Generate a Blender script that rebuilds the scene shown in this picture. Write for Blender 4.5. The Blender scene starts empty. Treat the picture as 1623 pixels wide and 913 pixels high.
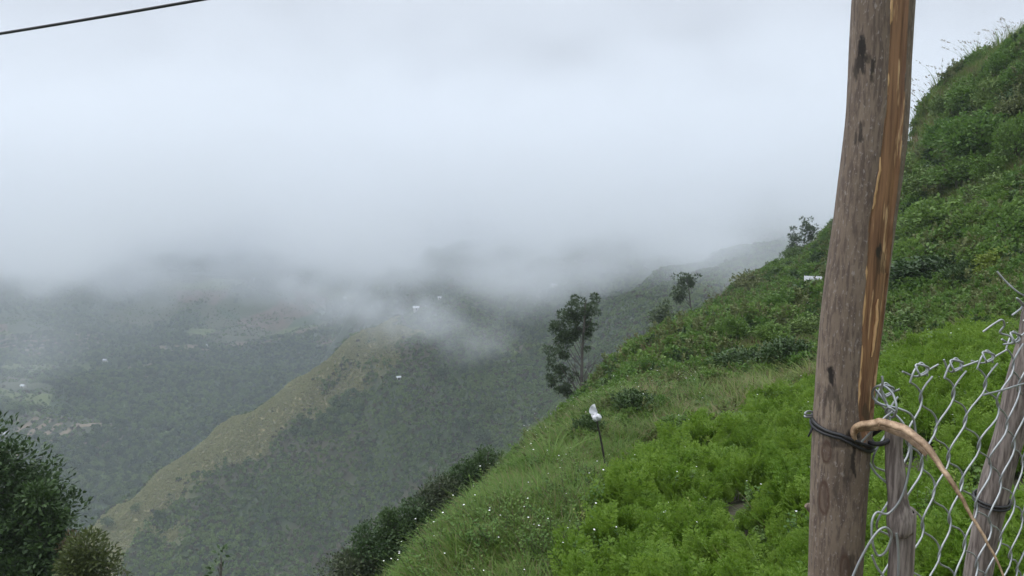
import bpy, bmesh, math, random
import numpy as np
from mathutils import Vector, Matrix
R = math.radians
rng = np.random.default_rng(7)
random.seed(7)
scene = bpy.context.scene
COL = scene.collection

# ------------------------------------------------------------------ camera
PW, PH, FPX = 1623.0, 913.0, 1226.0          # photograph size and focal length in its pixels
PITCH = R(8.0)
cam_d = bpy.data.cameras.new('camera'); cam = bpy.data.objects.new('camera', cam_d); COL.objects.link(cam)
cam_d.sensor_width = 36.0; cam_d.lens = FPX / PW * 36.0
cam_d.clip_start = 0.05; cam_d.clip_end = 20000
cam.location = (0, 0, 0); cam.rotation_euler = (R(90) - PITCH, 0, 0)
scene.camera = cam

# ------------------------------------------------------------------ sky and sun
SUN_EL, SUN_AZ = R(58), R(-75)                 # azimuth clockwise from +Y
w = bpy.data.worlds.new('World'); scene.world = w; w.use_nodes = True
nt = w.node_tree; nt.nodes.clear()
out = nt.nodes.new('ShaderNodeOutputWorld'); bg = nt.nodes.new('ShaderNodeBackground')
sky = nt.nodes.new('ShaderNodeTexSky'); sky.sky_type = 'NISHITA'; sky.sun_disc = False
sky.sun_elevation = SUN_EL; sky.sun_rotation = SUN_AZ
tc = nt.nodes.new('ShaderNodeTexCoord'); sep = nt.nodes.new('ShaderNodeSeparateXYZ')
nt.links.new(tc.outputs['Generated'], sep.inputs[0])
ramp = nt.nodes.new('ShaderNodeMapRange'); ramp.interpolation_type = 'SMOOTHSTEP'; ramp.inputs['From Min'].default_value = 0.0; ramp.inputs['From Max'].default_value = 1.0
ramp.inputs['To Min'].default_value = 3.35; ramp.inputs['To Max'].default_value = 25.0   # overcast: zenith brighter than horizon
nt.links.new(sep.outputs['Z'], ramp.inputs['Value'])
nz = nt.nodes.new('ShaderNodeTexNoise'); nz.inputs['Scale'].default_value = 2.2; nz.inputs['Detail'].default_value = 3; nz.inputs['Roughness'].default_value = .45
nt.links.new(tc.outputs['Generated'], nz.inputs['Vector'])
nr = nt.nodes.new('ShaderNodeMapRange'); nr.inputs['From Min'].default_value = .3; nr.inputs['From Max'].default_value = .7
nr.inputs['To Min'].default_value = .9; nr.inputs['To Max'].default_value = 1.1
nt.links.new(nz.outputs['Fac'], nr.inputs['Value'])
mul = nt.nodes.new('ShaderNodeMath'); mul.operation = 'MULTIPLY'
nt.links.new(ramp.outputs[0], mul.inputs[0]); nt.links.new(nr.outputs[0], mul.inputs[1])
cc = nt.nodes.new('ShaderNodeVectorMath'); cc.operation = 'SCALE'; cc.inputs[0].default_value = (.90, .955, 1.065)
nt.links.new(mul.outputs[0], cc.inputs['Scale'])
mx = nt.nodes.new('ShaderNodeMix'); mx.data_type = 'RGBA'; mx.inputs['Factor'].default_value = .9
nt.links.new(sky.outputs[0], mx.inputs['A']); nt.links.new(cc.outputs[0], mx.inputs['B'])
nt.links.new(mx.outputs['Result'], bg.inputs['Color']); bg.inputs['Strength'].default_value = 0.1
nt.links.new(bg.outputs[0], out.inputs['Surface'])
sun_d = bpy.data.lights.new('sun', 'SUN'); sun = bpy.data.objects.new('sun', sun_d); COL.objects.link(sun)
sun_d.energy = 1.5; sun_d.angle = R(25); sun_d.color = (1, .96, .9)
sd = Vector((math.sin(SUN_AZ) * math.cos(SUN_EL), math.cos(SUN_AZ) * math.cos(SUN_EL), math.sin(SUN_EL)))
sun.rotation_euler = sd.to_track_quat('Z', 'Y').to_euler()

scene.view_settings.view_transform = 'Standard'; scene.view_settings.look = 'None'
scene.view_settings.exposure = 0.1; scene.view_settings.gamma = 1.0
scene.view_settings.use_curve_mapping = False
scene.render.engine = 'CYCLES'
cy = scene.cycles
cy.max_bounces = 8; cy.diffuse_bounces = 3; cy.glossy_bounces = 2; cy.transmission_bounces = 3; cy.transparent_max_bounces = 6
cy.volume_bounces = 4; cy.use_denoising = True; cy.volume_max_steps = 256
cy.use_adaptive_sampling = True; cy.adaptive_threshold = 0.02

# ------------------------------------------------------------------ geometry of the view, noise, interpolation
CP, SP = math.cos(PITCH), math.sin(PITCH)
def ray(px, py):
    u = (px - PW / 2) / FPX; v = (py - PH / 2) / FPX
    x, y, z = u, CP - v * SP, -SP - v * CP
    h = math.hypot(x, y)
    return x / h, y / h, z / h
def at(px, py, r):                             # a point seen at pixel (px, py) at horizontal range r metres
    a, b, c = ray(px, py); return (a * r, b * r, c * r)
def project(P):
    P = np.asarray(P, float); x, y, z = P[..., 0], P[..., 1], P[..., 2]
    f = y * CP - z * SP; up = y * SP + z * CP
    f = np.where(f > .05, f, np.nan)
    return PW / 2 + FPX * x / f, PH / 2 - FPX * up / f
def _hash(ix, iy, s):
    h = (ix.astype(np.int64) * 374761393 + iy.astype(np.int64) * 668265263 + s * 974711) & 0xffffffff
    h = ((h ^ (h >> 13)) * 1274126177) & 0xffffffff
    return ((h ^ (h >> 16)) & 0xffff) / 65535.0
def vnoise(x, y, s=0):
    x = np.asarray(x, float); y = np.asarray(y, float)
    ix = np.floor(x); iy = np.floor(y); fx = x - ix; fy = y - iy
    fx = fx * fx * fx * (fx * (fx * 6 - 15) + 10); fy = fy * fy * fy * (fy * (fy * 6 - 15) + 10)
    a = _hash(ix, iy, s); b = _hash(ix + 1, iy, s); c = _hash(ix, iy + 1, s); d = _hash(ix + 1, iy + 1, s)
    return (a + (b - a) * fx) * (1 - fy) + (c + (d - c) * fx) * fy
def fbm(x, y, s=0, o=4):
    t = 0; a = .5; n = 0
    for k in range(o):
        t = t + a * vnoise(x * 2 ** k, y * 2 ** k, s + 17 * k); n += a; a *= .5
    return t / n
class TPS:
    def __init__(self, pts, scale=1.0, lam=0.0):
        P = np.array(pts, float); self.s = scale; self.X = P[:, :2] / scale; n = len(P)
        K = self.k(self.X, self.X) + lam * np.eye(n); A = np.zeros((n + 3, n + 3)); Q = np.c_[np.ones(n), self.X]
        A[:n, :n] = K; A[:n, n:] = Q; A[n:, :n] = Q.T
        self.c = np.linalg.solve(A, np.r_[P[:, 2], 0, 0, 0])
    @staticmethod
    def k(a, b):
        d2 = ((a[:, None, :] - b[None]) ** 2).sum(-1)
        return np.where(d2 > 0, d2 * np.log(np.maximum(d2, 1e-12)) * .5, 0)
    def __call__(self, x, y):
        sh = np.shape(x); q = np.c_[np.ravel(x), np.ravel(y)] / self.s; o = np.empty(len(q)); n = len(self.X)
        for i in range(0, len(q), 20000):
            t = q[i:i + 20000]; o[i:i + 20000] = self.k(t, self.X) @ self.c[:n] + np.c_[np.ones(len(t)), t] @ self.c[n:]
        return o.reshape(sh)
def sstep(a, b, x):
    t = np.clip((np.asarray(x, float) - a) / (b - a), 0, 1); return t * t * (3 - 2 * t)
def seg_dist(x, y, poly):                      # distance to a polyline in plan
    best = np.full(np.shape(x), 1e9)
    for (x0, y0), (x1, y1) in zip(poly[:-1], poly[1:]):
        dx, dy = x1 - x0, y1 - y0; t = np.clip(((x - x0) * dx + (y - y0) * dy) / (dx * dx + dy * dy), 0, 1)
        best = np.minimum(best, np.hypot(x - x0 - t * dx, y - y0 - t * dy))
    return best
def in_poly(x, y, poly):
    x = np.asarray(x); y = np.asarray(y); c = np.zeros(x.shape, bool); n = len(poly)
    for i in range(n):
        (x0, y0), (x1, y1) = poly[i], poly[(i + 1) % n]
        c ^= ((y0 > y) != (y1 > y)) & (x < (x1 - x0) * (y - y0) / (y1 - y0 + 1e-12) + x0)
    return c

# ------------------------------------------------------------------ the three sheets of land
SIL = [(640, 913, 10), (690, 845, 11.5), (760, 780, 14), (805, 740, 16.5), (850, 706, 20), (905, 656, 30), (960, 602, 42), (1000, 572, 50),
       (1050, 532, 65), (1130, 482, 90), (1200, 432, 120), (1275, 402, 140), (1330, 352, 132), (1430, 262, 112), (1455, 200, 98), (1490, 140, 88), (1560, 92, 80), (1623, 50, 76), (1720, -20, 72)]
INN = [(800, 913, 9.2), (1000, 913, 8.8), (1200, 913, 8.3), (1450, 913, 7.2), (1620, 913, 6.6),
       (1280, 640, 18), (1100, 680, 16), (962, 757, 13), (1000, 640, 21), (1100, 600, 28), (1200, 600, 27), (1300, 560, 32), (1200, 520, 48), (1280, 480, 62), (1290, 458, 85),
       (1450, 590, 18), (1500, 490, 29), (1600, 460, 31), (1450, 430, 44), (1600, 350, 45), (1500, 300, 60), (1600, 200, 60), (1480, 560, 20.5), (1600, 640, 13)]
near_pts = [at(*p) for p in SIL] + [at(*p) for p in INN]
for px, py, r in SIL:
    a, b, c = ray(px, py); az = math.atan2(a, b)
    for k, da, dz in ((1.22, -2.2, .12), (1.7, -5, .52), (2.6, -11, 1.25)) if px < 1130 else ((1.6, -1.5, .30),):
        z = c * r * k - dz * r if px < 1400 else c * r * k - (dz * .8) * r
        near_pts.append((math.sin(az + R(da)) * r * k, math.cos(az + R(da)) * r * k, z))
near_pts += [(0, 1, -1.66), (-1.5, .5, -1.7), (1.4, 1.5, -1.64), (2.4, 2.0, -1.62), (0, -2, -1.6), (3, -1, -1.5), (-3, -1, -2.2), (1.1, 3.4, -3.0), (-.6, 3.2, -3.1), (3.4, 4.0, -2.9),
             (-3, 2.6, -4.2), (-7, 5, -8), (-14, 6, -14), (-30, 5, -27), (5, -6, .5), (20, -20, 9), (-20, -20, -16), (30, 5, 4), (60, 20, 22), (14, 4, -1.0), (12, 9, -2.6), (-40, 30, -38), (-70, 60, -62)]
near_f = TPS(near_pts, 30.0, 6e-5)
_sa = np.array([math.atan2(*ray(p[0], p[1])[:2]) for p in SIL]); _st = np.array([ray(p[0], p[1])[2] for p in SIL]); _sr = np.array([p[2] for p in SIL], float)
def near_z(x, y):
    z = near_f(x, y); r = np.hypot(x, y); a = np.arctan2(x, y)
    g = sstep(10, 40, r)
    # rounded brow of the slope: the land rolls over at the brow line and falls away behind it
    rs = np.interp(a, _sa, _sr); cap = np.interp(a, _sa, _st) * r - .45 * sstep(8, 30, r) - np.where(r > rs, .3 * (r - rs) ** 2 / rs, .02 * (rs - r))
    cap = cap + ((fbm(x / 3.2, y / 3.2, 151, 3) - .56) * 1.1 + (fbm(x / 9, y / 9, 153, 2) - .55) * 1.2) * sstep(14, 34, r)
    ok = sstep(_sa[0] - .12, _sa[0], a) * sstep(_sa[-1] + .25, _sa[-1] + .02, a) * sstep(6, 9, r)
    k = .25 + .006 * r; d = (z - cap) / k; sm = z - k * np.log1p(np.exp(np.clip(d, -30, 30))) - np.maximum(d - 30, 0) * k
    z = z + (sm - z) * ok
    z = z + (fbm(x / 7, y / 7, 3) - .5) * (.35 + 1.5 * g * sstep(200, 60, r)) + (fbm(x / 1.3, y / 1.3, 9, 3) - .5) * (.22 + .25 * g)
    return z
MID = [(560, 527, 480), (500, 573, 478), (450, 610, 474), (390, 650, 468), (330, 694, 462), (280, 733, 452), (230, 773, 444), (170, 815, 430), (100, 860, 415), (20, 905, 400),
       (600, 640, 418), (600, 700, 402), (600, 800, 378), (600, 913, 347), (700, 600, 425), (700, 560, 455), (450, 700, 425), (450, 800, 395), (450, 913, 360), (330, 800, 415), (300, 913, 375), (130, 913, 385),
       (720, 640, 400), (720, 720, 372), (720, 800, 340), (850, 650, 380), (800, 720, 352), (900, 600, 400), (930, 520, 470), (800, 560, 470), (850, 520, 530),
       (620, 515, 520), (660, 494, 620), (700, 475, 690), (790, 448, 780), (850, 440, 720), (900, 450, 640), (1000, 520, 400), (1000, 460, 480), (1080, 490, 360), (1150, 450, 360), (1200, 425, 400), (1100, 425, 480), (1300, 410, 420), (1300, 380, 600), (1050, 400, 700),
       (560, 480, 1100), (700, 440, 1000), (850, 380, 1000)]
mid_pts = [at(*p) for p in MID]
for px, py, r in MID[:10]:                      # the far flank of the spur falls away to the valley
    a, b, c = ray(px, py)
    mid_pts.append((a * (r + 25) - 30, b * (r + 25), c * r - 32)); mid_pts.append((a * (r + 90) - 90, b * (r + 90), c * r - 120))
    mid_pts.append((a * (r + 200) - 160, b * (r + 200), c * r - 210))
for px, py, r in MID[:10:3]:
    a, b, c = ray(px, py); mid_pts.append((a * (r + 420) - 170, b * (r + 420), -380)); mid_pts.append((a * (r + 650) - 100, b * (r + 650), -400))
mid_pts += [(-230, 250, -290), (-60, 180, -250), (60, 200, -190), (200, 250, -110), (320, 320, -60), (400, 500, -10), (300, 900, 0)]
mid_f = TPS(mid_pts, 300.0, 1e-5)
CREST_XY = [tuple(at(*p)[:2]) for p in MID[:9]]
def gully(x, y): return fbm(x / 34 + .6 * fbm(x / 60, y / 60, 5) + y / 90, y / 110, 21, 3)      # ribs and gullies running down the face
def mid_z(x, y):
    z = mid_f(x, y)
    return z - 4 + (gully(x, y) - .5) * 34 * sstep(0, 40, seg_dist(x, y, CREST_XY) + 6) + (fbm(x / 14, y / 14, 31, 3) - .5) * 6
FAR = [(0, 740, 690), (150, 790, 640), (300, 760, 640), (0, 680, 760), (100, 650, 860), (200, 680, 780), (0, 613, 1010), (167, 572, 1150), (325, 548, 1280), (450, 560, 1150), (300, 620, 930),
       (0, 520, 1350), (200, 500, 1500), (400, 500, 1500), (550, 490, 1500), (200, 450, 1750), (0, 440, 1800), (515, 430, 1850), (0, 390, 2100), (300, 390, 2150), (700, 400, 2100), (1000, 350, 2200), (0, 300, 2700), (500, 300, 2700), (900, 280, 2700)]
far_pts = [at(*p) for p in FAR] + [(-400, 300, -300), (200, 400, -320), (-900, 500, -230), (-1500, 1200, -160), (900, 900, -100)]
far_f = TPS(far_pts, 800.0, 1e-5)
def far_z(x, y):
    r = np.hypot(x, y)
    z = far_f(x, y); z = np.where(r > 3000, np.minimum(z, 250), z)
    return z + (fbm(x / 260, y / 260, 41, 4) - .5) * 70 + (fbm(x / 40, y / 40, 43, 3) - .5) * 8

class Horizon:
    # which points of a sheet a viewer near the photograph's place could see: highest land angle met so far, per direction
    def __init__(s, zf, r0, r1, n=700):
        s.az = R(1) * np.linspace(-50, 50, 500); s.lr = np.linspace(math.log(r0), math.log(r1), n); A, L = np.meshgrid(s.az, s.lr, indexing='ij'); r = np.exp(L)
        s.h = np.maximum.accumulate(zf(np.sin(A) * r, np.cos(A) * r) / r, axis=1)
    def top(s, x, y, cap=False):
        i = np.clip(np.searchsorted(s.az, np.arctan2(x, y)), 0, len(s.az) - 1); j = np.clip(np.searchsorted(s.lr, np.log(np.hypot(x, y))) - 2, 0, len(s.lr) - 1)
        return s.h[i, j]
    def sees(s, P, up):
        r = np.hypot(P[:, 0], P[:, 1]); return (P[:, 2] + up) / r > s.top(P[:, 0], P[:, 1])
def grid_mesh(name, X, Y, Z, attrs, mat):
    n, m = X.shape
    me = bpy.data.meshes.new(name)
    co = np.stack([X, Y, Z], -1).reshape(-1, 3)
    i = np.arange(n * m).reshape(n, m)
    q = np.stack([i[:-1, :-1], i[1:, :-1], i[1:, 1:], i[:-1, 1:]], -1).reshape(-1, 4)
    me.vertices.add(len(co)); me.vertices.foreach_set('co', co.astype(np.float32).ravel())
    me.loops.add(q.size); me.loops.foreach_set('vertex_index', q.astype(np.int32).ravel())
    me.polygons.add(len(q)); me.polygons.foreach_set('loop_start', np.arange(0, q.size, 4, dtype=np.int32))
    me.polygons.foreach_set('loop_total', np.full(len(q), 4, np.int32))
    me.polygons.foreach_set('use_smooth', np.ones(len(q), bool))
    for k, v in attrs.items():
        a = me.attributes.new(k, 'FLOAT', 'POINT'); a.data.foreach_set('value', np.ravel(v).astype(np.float32))
    me.update(calc_edges=True); me.validate()
    if me.polygons[0].normal.z < 0: me.flip_normals()
    me.materials.append(mat)
    o = bpy.data.objects.new(name, me); COL.objects.link(o)
    return o
def tag(o, label=None, cat=None, group=None, kind=None):
    if label: o['label'] = label
    if cat: o['category'] = cat
    if group: o['group'] = group
    if kind: o['kind'] = kind
    return o

# ------------------------------------------------------------------ material helpers
def newmat(name):
    m = bpy.data.materials.new(name); m.use_nodes = True
    return m, m.node_tree, m.node_tree.nodes['Principled BSDF']
def N(nt, t, **kw):
    n = nt.nodes.new('ShaderNode' + t)
    for k, v in kw.items():
        if hasattr(n, k): setattr(n, k, v)
        else: n.inputs[k].default_value = v
    return n
def noise(nt, scale, detail=4, rough=.55, coord='Object', vec=None):
    n = N(nt, 'TexNoise'); n.inputs['Scale'].default_value = scale; n.inputs['Detail'].default_value = detail; n.inputs['Roughness'].default_value = rough
    if vec is None:
        t = N(nt, 'TexCoord'); vec = t.outputs[coord]
    nt.links.new(vec, n.inputs['Vector']); return n.outputs['Fac']
def mixc(nt, fac, a, b):
    m = N(nt, 'Mix'); m.data_type = 'RGBA'
    for s, v in (('Factor', fac), ('A', a), ('B', b)):
        if isinstance(v, (tuple, list)): m.inputs[s].default_value = (*v, 1) if len(v) == 3 else v
        elif isinstance(v, (int, float)): m.inputs[s].default_value = v
        else: nt.links.new(v, m.inputs[s])
    return m.outputs['Result']
def rng_(nt, v, a, b, c=0., d=1.):
    m = N(nt, 'MapRange'); m.interpolation_type = 'SMOOTHSTEP'
    m.inputs['From Min'].default_value = a; m.inputs['From Max'].default_value = b; m.inputs['To Min'].default_value = c; m.inputs['To Max'].default_value = d
    nt.links.new(v, m.inputs['Value']); return m.outputs[0]
def math_(nt, op, a, b=None):
    m = N(nt, 'Math'); m.operation = op
    for i, v in enumerate((a, b)):
        if v is None: continue
        if isinstance(v, (int, float)): m.inputs[i].default_value = v
        else: nt.links.new(v, m.inputs[i])
    return m.outputs[0]
def attr(nt, name):
    a = N(nt, 'Attribute'); a.attribute_name = name; return a.outputs['Fac']

# near hillside: grass, dry grass and red soil
m_near, nt_, bs = newmat('hillside_soil_and_grass')
c = mixc(nt_, rng_(nt_, noise(nt_, 1.7, 5), .35, .65), (.028, .055, .012), (.06, .10, .022))
c = mixc(nt_, rng_(nt_, noise(nt_, .22, 5), .45, .65), c, (.085, .105, .035))
c = mixc(nt_, attr(nt_, 'field'), c, mixc(nt_, noise(nt_, 3, 5), (.018, .026, .009), (.055, .042, .024)))
c = mixc(nt_, math_(nt_, 'MULTIPLY', attr(nt_, 'soil'), rng_(nt_, noise(nt_, 2.5, 5), .35, .6)), c, (.125, .062, .036))
c = mixc(nt_, attr(nt_, 'rock'), c, mixc(nt_, noise(nt_, 3.0, 6, .7), (.05, .045, .04), (.16, .145, .13)))
nt_.links.new(c, bs.inputs['Base Color']); bs.inputs['Roughness'].default_value = .9
b = N(nt_, 'Bump'); b.inputs['Strength'].default_value = .6; b.inputs['Distance'].default_value = .08
nt_.links.new(noise(nt_, 9, 6), b.inputs['Height']); nt_.links.new(b.outputs[0], bs.inputs['Normal'])
# middle hills
m_mid, nt_, bs = newmat('spur_vegetation')
c = mixc(nt_, rng_(nt_, noise(nt_, .05, 6, .65), .35, .65), (.022, .038, .013), (.045, .066, .022))  # ground painted dark: shade in the gaps between bushes put into its colour
c = mixc(nt_, attr(nt_, 'dry'), c, mixc(nt_, rng_(nt_, noise(nt_, .22, 6, .75), .38, .62), (.085, .09, .035), (.27, .235, .115)))
c = mixc(nt_, attr(nt_, 'brown'), c, (.075, .062, .038))
nt_.links.new(c, bs.inputs['Base Color']); bs.inputs['Roughness'].default_value = .95
# far land
m_far, nt_, bs = newmat('valley_fields_and_woods')
vo = N(nt_, 'TexVoronoi'); vo.inputs['Scale'].default_value = .011
t = N(nt_, 'TexCoord'); nt_.links.new(t.outputs['Object'], vo.inputs['Vector'])
hs = N(nt_, 'SeparateColor'); nt_.links.new(vo.outputs['Color'], hs.inputs[0])
fld = mixc(nt_, rng_(nt_, hs.outputs[0], .3, .7), (.045, .075, .028), (.085, .085, .042))
fld = mixc(nt_, rng_(nt_, hs.outputs[1], .72, .8), fld, (.14, .095, .065))
fld = mixc(nt_, rng_(nt_, hs.outputs[2], .8, .85), fld, (.13, .16, .05))
fld = mixc(nt_, rng_(nt_, noise(nt_, .05, 5, .6), .45, .7, 0, .7), fld, (.035, .055, .022))
sz_ = N(nt_, 'SeparateXYZ'); nt_.links.new(t.outputs['Object'], sz_.inputs[0])
wv = math_(nt_, 'SINE', math_(nt_, 'ADD', math_(nt_, 'MULTIPLY', sz_.outputs['Z'], 1.9), math_(nt_, 'MULTIPLY', noise(nt_, .02, 3), 9)))
ter = mixc(nt_, rng_(nt_, wv, -.2, .7), (.05, .06, .028), (.24, .185, .125))
fld = mixc(nt_, attr(nt_, 'terrace'), fld, ter)
c = mixc(nt_, attr(nt_, 'wood'), fld, mixc(nt_, noise(nt_, .09, 4, .6), (.03, .054, .018), (.06, .09, .03)))
nt_.links.new(c, bs.inputs['Base Color']); bs.inputs['Roughness'].default_value = .95

# near sheet: polar grid, fine near the viewer
az = np.concatenate([np.linspace(-180, -48, 30)[:-1], np.linspace(-48, 50, 420)[:-1], np.linspace(50, 180, 30)])
rr = np.concatenate([[.05], np.geomspace(.5, 5, 40)[:-1], np.geomspace(5, 230, 330)])
A, RR = np.meshgrid(R(1) * az, rr, indexing='ij')
X, Y = np.sin(A) * RR, np.cos(A) * RR
Z = near_z(X, Y)
def plan(l): return [at(*p)[:2] for p in l]
SOIL = [(at(1075, 592, 30), 1.6), (at(1320, 575, 30), 1.2), (at(1608, 858, 8.2), .8), (at(1110, 635, 22), 1.2), (at(1210, 515, 50), 4), (at(1140, 685, 15.5), .4), (at(1560, 470, 30), 2.0), (at(1460, 640, 14.5), .35), (at(1250, 425, 120), 7)]
def soil_mask(x, y):
    s = np.zeros(np.shape(x))
    for (sx, sy, sz), q in SOIL: s = np.maximum(s, 1 - sstep(.45, 1.0, np.hypot(x - sx, y - sy) / q + .5 * (vnoise(x * 1.7 / max(q, 1), y * 1.7 / max(q, 1), 77) - .5)))
    s = np.maximum(s, (1 - sstep(2.2, 4.5, np.hypot(x, y))) * .9)
    return s
rk = at(962, 645, 37)
def rock_mask(x, y): return 1 - sstep(.5, 1.0, np.hypot((x - rk[0]) / 1.7, (y - rk[1]) / 2.4) + .5 * (vnoise(x * 1.3, y * 1.3, 121) - .5))
rock = rock_mask(X, Y)
field_xy = [tuple(at(*p)[:2]) for p in [(900, 912, 9), (940, 800, 11.6), (1000, 745, 13.4), (1090, 705, 15), (1180, 660, 16.7), (1270, 625, 18.5), (1400, 590, 18), (1490, 530, 22), (1560, 520, 23), (1680, 600, 15), (1720, 800, 8), (1700, 913, 5), (1000, 913, 6)]]
hill = grid_mesh('hillside', X, Y, Z, {'soil': soil_mask(X, Y), 'rock': rock, 'field': in_poly(X, Y, field_xy).astype(float)}, m_near)
tag(hill, 'steep green hillside falling from right to left beside the fence', 'hillside', kind='structure')
# middle sheet
az = np.linspace(-40, 42, 420); rr = np.geomspace(170, 1100, 360)
A, RR = np.meshgrid(R(1) * az, rr, indexing='ij'); X, Y = np.sin(A) * RR, np.cos(A) * RR
Z = mid_z(X, Y)
CREST = plan(MID[:9])
def crest_dry(x, y):
    d = seg_dist(x, y, CREST); n = fbm(x / 18, y / 18, 55, 4)
    # the grassy back of the spur: a band along its crest, wider at the foot
    return np.clip(1 - sstep(22, 48, d + (n - .5) * 70), 0, 1)
def brown_mask(x, y):
    return sstep(.56, .68, fbm(x / 70, y / 70, 61, 4)) * .8
spur = grid_mesh('hills', X, Y, Z, {'dry': crest_dry(X, Y), 'brown': brown_mask(X, Y) * (1 - crest_dry(X, Y))}, m_mid)
tag(spur, 'dark green spur with a pale grassy crest dropping into the valley', 'hills', kind='structure')
# far sheet
def far_wood(x, y):
    return sstep(.40, .50, fbm(x / 130, y / 130, 101, 5) + .14 * sstep(1000, 700, np.hypot(x, y)) * sstep(-420, -330, x) + .05 * sstep(-300, -150, x))
TERR = [(at(70, 690, 740), 60), (at(180, 605, 1030), 90), (at(90, 560, 1300), 90), (at(300, 560, 1230), 70)]
az = np.concatenate([np.linspace(-75, -40, 30)[:-1], np.linspace(-40, 30, 420)[:-1], np.linspace(30, 75, 30)]); rr = np.geomspace(380, 6000, 300)
A, RR = np.meshgrid(R(1) * az, rr, indexing='ij'); X, Y = np.sin(A) * RR, np.cos(A) * RR
Z = far_z(X, Y)
terr = np.zeros(X.shape)
for (tx, ty, tz), q in TERR: terr = np.maximum(terr, 1 - sstep(.5, 1, np.hypot(X - tx, (Y - ty) / 1.4) / q + (fbm(X / 60, Y / 60, 111, 3) - .5) * .7))
valley = grid_mesh('terrain', X, Y, Z, {'wood': far_wood(X, Y) * (1 - terr), 'terrace': terr}, m_far)
tag(valley, 'hazy valley floor and far slope of fields and woods', 'valley', kind='structure')

HOR_NEAR = Horizon(near_z, 5, 180); HOR_MID = Horizon(mid_z, 175, 1100)

# ------------------------------------------------------------------ air: haze and cloud
def box(name, lo, hi, mat):
    bm = bmesh.new(); bmesh.ops.create_cube(bm, size=1)
    for v in bm.verts: v.co = [lo[i] + (v.co[i] + .5) * (hi[i] - lo[i]) for i in range(3)]
    me = bpy.data.meshes.new(name); bm.to_mesh(me); bm.free(); me.materials.append(mat)
    o = bpy.data.objects.new(name, me); COL.objects.link(o); return o
def vol_mat(name):
    m = bpy.data.materials.new(name); m.use_nodes = True; nt = m.node_tree; nt.nodes.clear()
    o = nt.nodes.new('ShaderNodeOutputMaterial'); v = nt.nodes.new('ShaderNodeVolumePrincipled'); nt.links.new(v.outputs[0], o.inputs['Volume'])
    return m, nt, v
HAZE_D = 0.00031
m_hz, nt_, v = vol_mat('haze_air'); v.inputs['Density'].default_value = HAZE_D; v.inputs['Color'].default_value = (.86, .93, 1, 1); v.inputs['Anisotropy'].default_value = 0.0
hz = box('haze', (-6200, -400, -420), (6200, 6200, 60), m_hz)
tag(hz, 'thin blue haze filling the valley', 'haze', kind='stuff')
m_cl, nt_, v = vol_mat('cloud_vapour'); v.inputs['Color'].default_value = (.835, .862, .892, 1); v.inputs['Anisotropy'].default_value = 0.1
tcn = N(nt_, 'TexCoord'); sp = N(nt_, 'SeparateXYZ'); nt_.links.new(tcn.outputs['Object'], sp.inputs[0])
mp = N(nt_, 'Mapping'); mp.inputs['Scale'].default_value = (1, 1, 1.7); nt_.links.new(tcn.outputs['Object'], mp.inputs[0])
n1 = noise(nt_, 1 / 260, 3.5, .56, vec=mp.outputs[0])
base = math_(nt_, 'ADD', math_(nt_, 'MULTIPLY', sp.outputs['Y'], -.088), -20)
n2 = noise(nt_, 1 / 75, 2.5, .55, vec=mp.outputs[0])
base = math_(nt_, 'ADD', base, math_(nt_, 'MULTIPLY', math_(nt_, 'SUBTRACT', n2, .5), -120))
base = math_(nt_, 'ADD', base, math_(nt_, 'MULTIPLY', math_(nt_, 'SUBTRACT', n1, .5), -175))
hgt = math_(nt_, 'SUBTRACT', sp.outputs['Z'], base)
den = rng_(nt_, hgt, -15, 55)
den = math_(nt_, 'MULTIPLY', den, rng_(nt_, sp.outputs['Y'], 140, 250))
den = math_(nt_, 'MULTIPLY', den, rng_(nt_, sp.outputs['Z'], -30, 140, 1, 0))
den = math_(nt_, 'MULTIPLY', den, rng_(nt_, n2, .32, .64, .2, 1.7))
nt_.links.new(math_(nt_, 'MULTIPLY', den, .0065), v.inputs['Density'])
m_cl.cycles.volume_step_rate = .26
cl = box('cloud_bank', (-2000, 138, -260), (1300, 2300, 175), m_cl)
tag(cl, 'low white cloud bank sitting on the hills and filling the upper valley', 'cloud', kind='stuff')

# wisps of mist adrift below the cloud
def mist(px, py, r, sx, sy, sz, dens, tilt, label):
    m, nt, v = vol_mat('mist_vapour'); v.inputs['Color'].default_value = (.9, .92, .95, 1)
    tcn = N(nt, 'TexCoord'); ln = N(nt, 'VectorMath'); ln.operation = 'LENGTH'
    C = at(px, py, r); mm = N(nt, 'Mapping'); mm.vector_type = 'TEXTURE'; mm.inputs['Location'].default_value = C; mm.inputs['Scale'].default_value = (sx, sy, sz); mm.inputs['Rotation'].default_value = (0, R(tilt), 0)
    nt.links.new(tcn.outputs['Object'], mm.inputs[0]); nt.links.new(mm.outputs[0], ln.inputs[0])
    n1 = noise(nt, 2.1 / sx, 4, .62, vec=tcn.outputs['Object'])
    d = math_(nt, 'ADD', ln.outputs['Value'], math_(nt, 'MULTIPLY', math_(nt, 'SUBTRACT', n1, .5), 2.9))
    nt.links.new(math_(nt, 'MULTIPLY', rng_(nt, d, .1, 1.05, 1, 0), dens), v.inputs['Density']); m.cycles.volume_step_rate = .8
    o = box('drifting_mist', (C[0] - sx * 1.25, C[1] - sy * 1.25, C[2] - sz * 2.0), (C[0] + sx * 1.25, C[1] + sy * 1.25, C[2] + sz * 2.0), m)
    tag(o, label, 'mist', kind='stuff')
mist(655, 508, 425, 66, 40, 17, .015, 14, 'small wisp of white mist drifting over the top of the spur')
mist(300, 430, 1150, 260, 120, 50, .006, -4, 'torn wisp of mist hanging under the cloud over the far valley')
mist(60, 400, 1250, 260, 130, 60, .006, 8, 'bank of mist low on the far slope at the left')
mist(480, 470, 900, 130, 80, 28, .007, 10, 'faint wisp of mist between the spur and the far slope')
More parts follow.
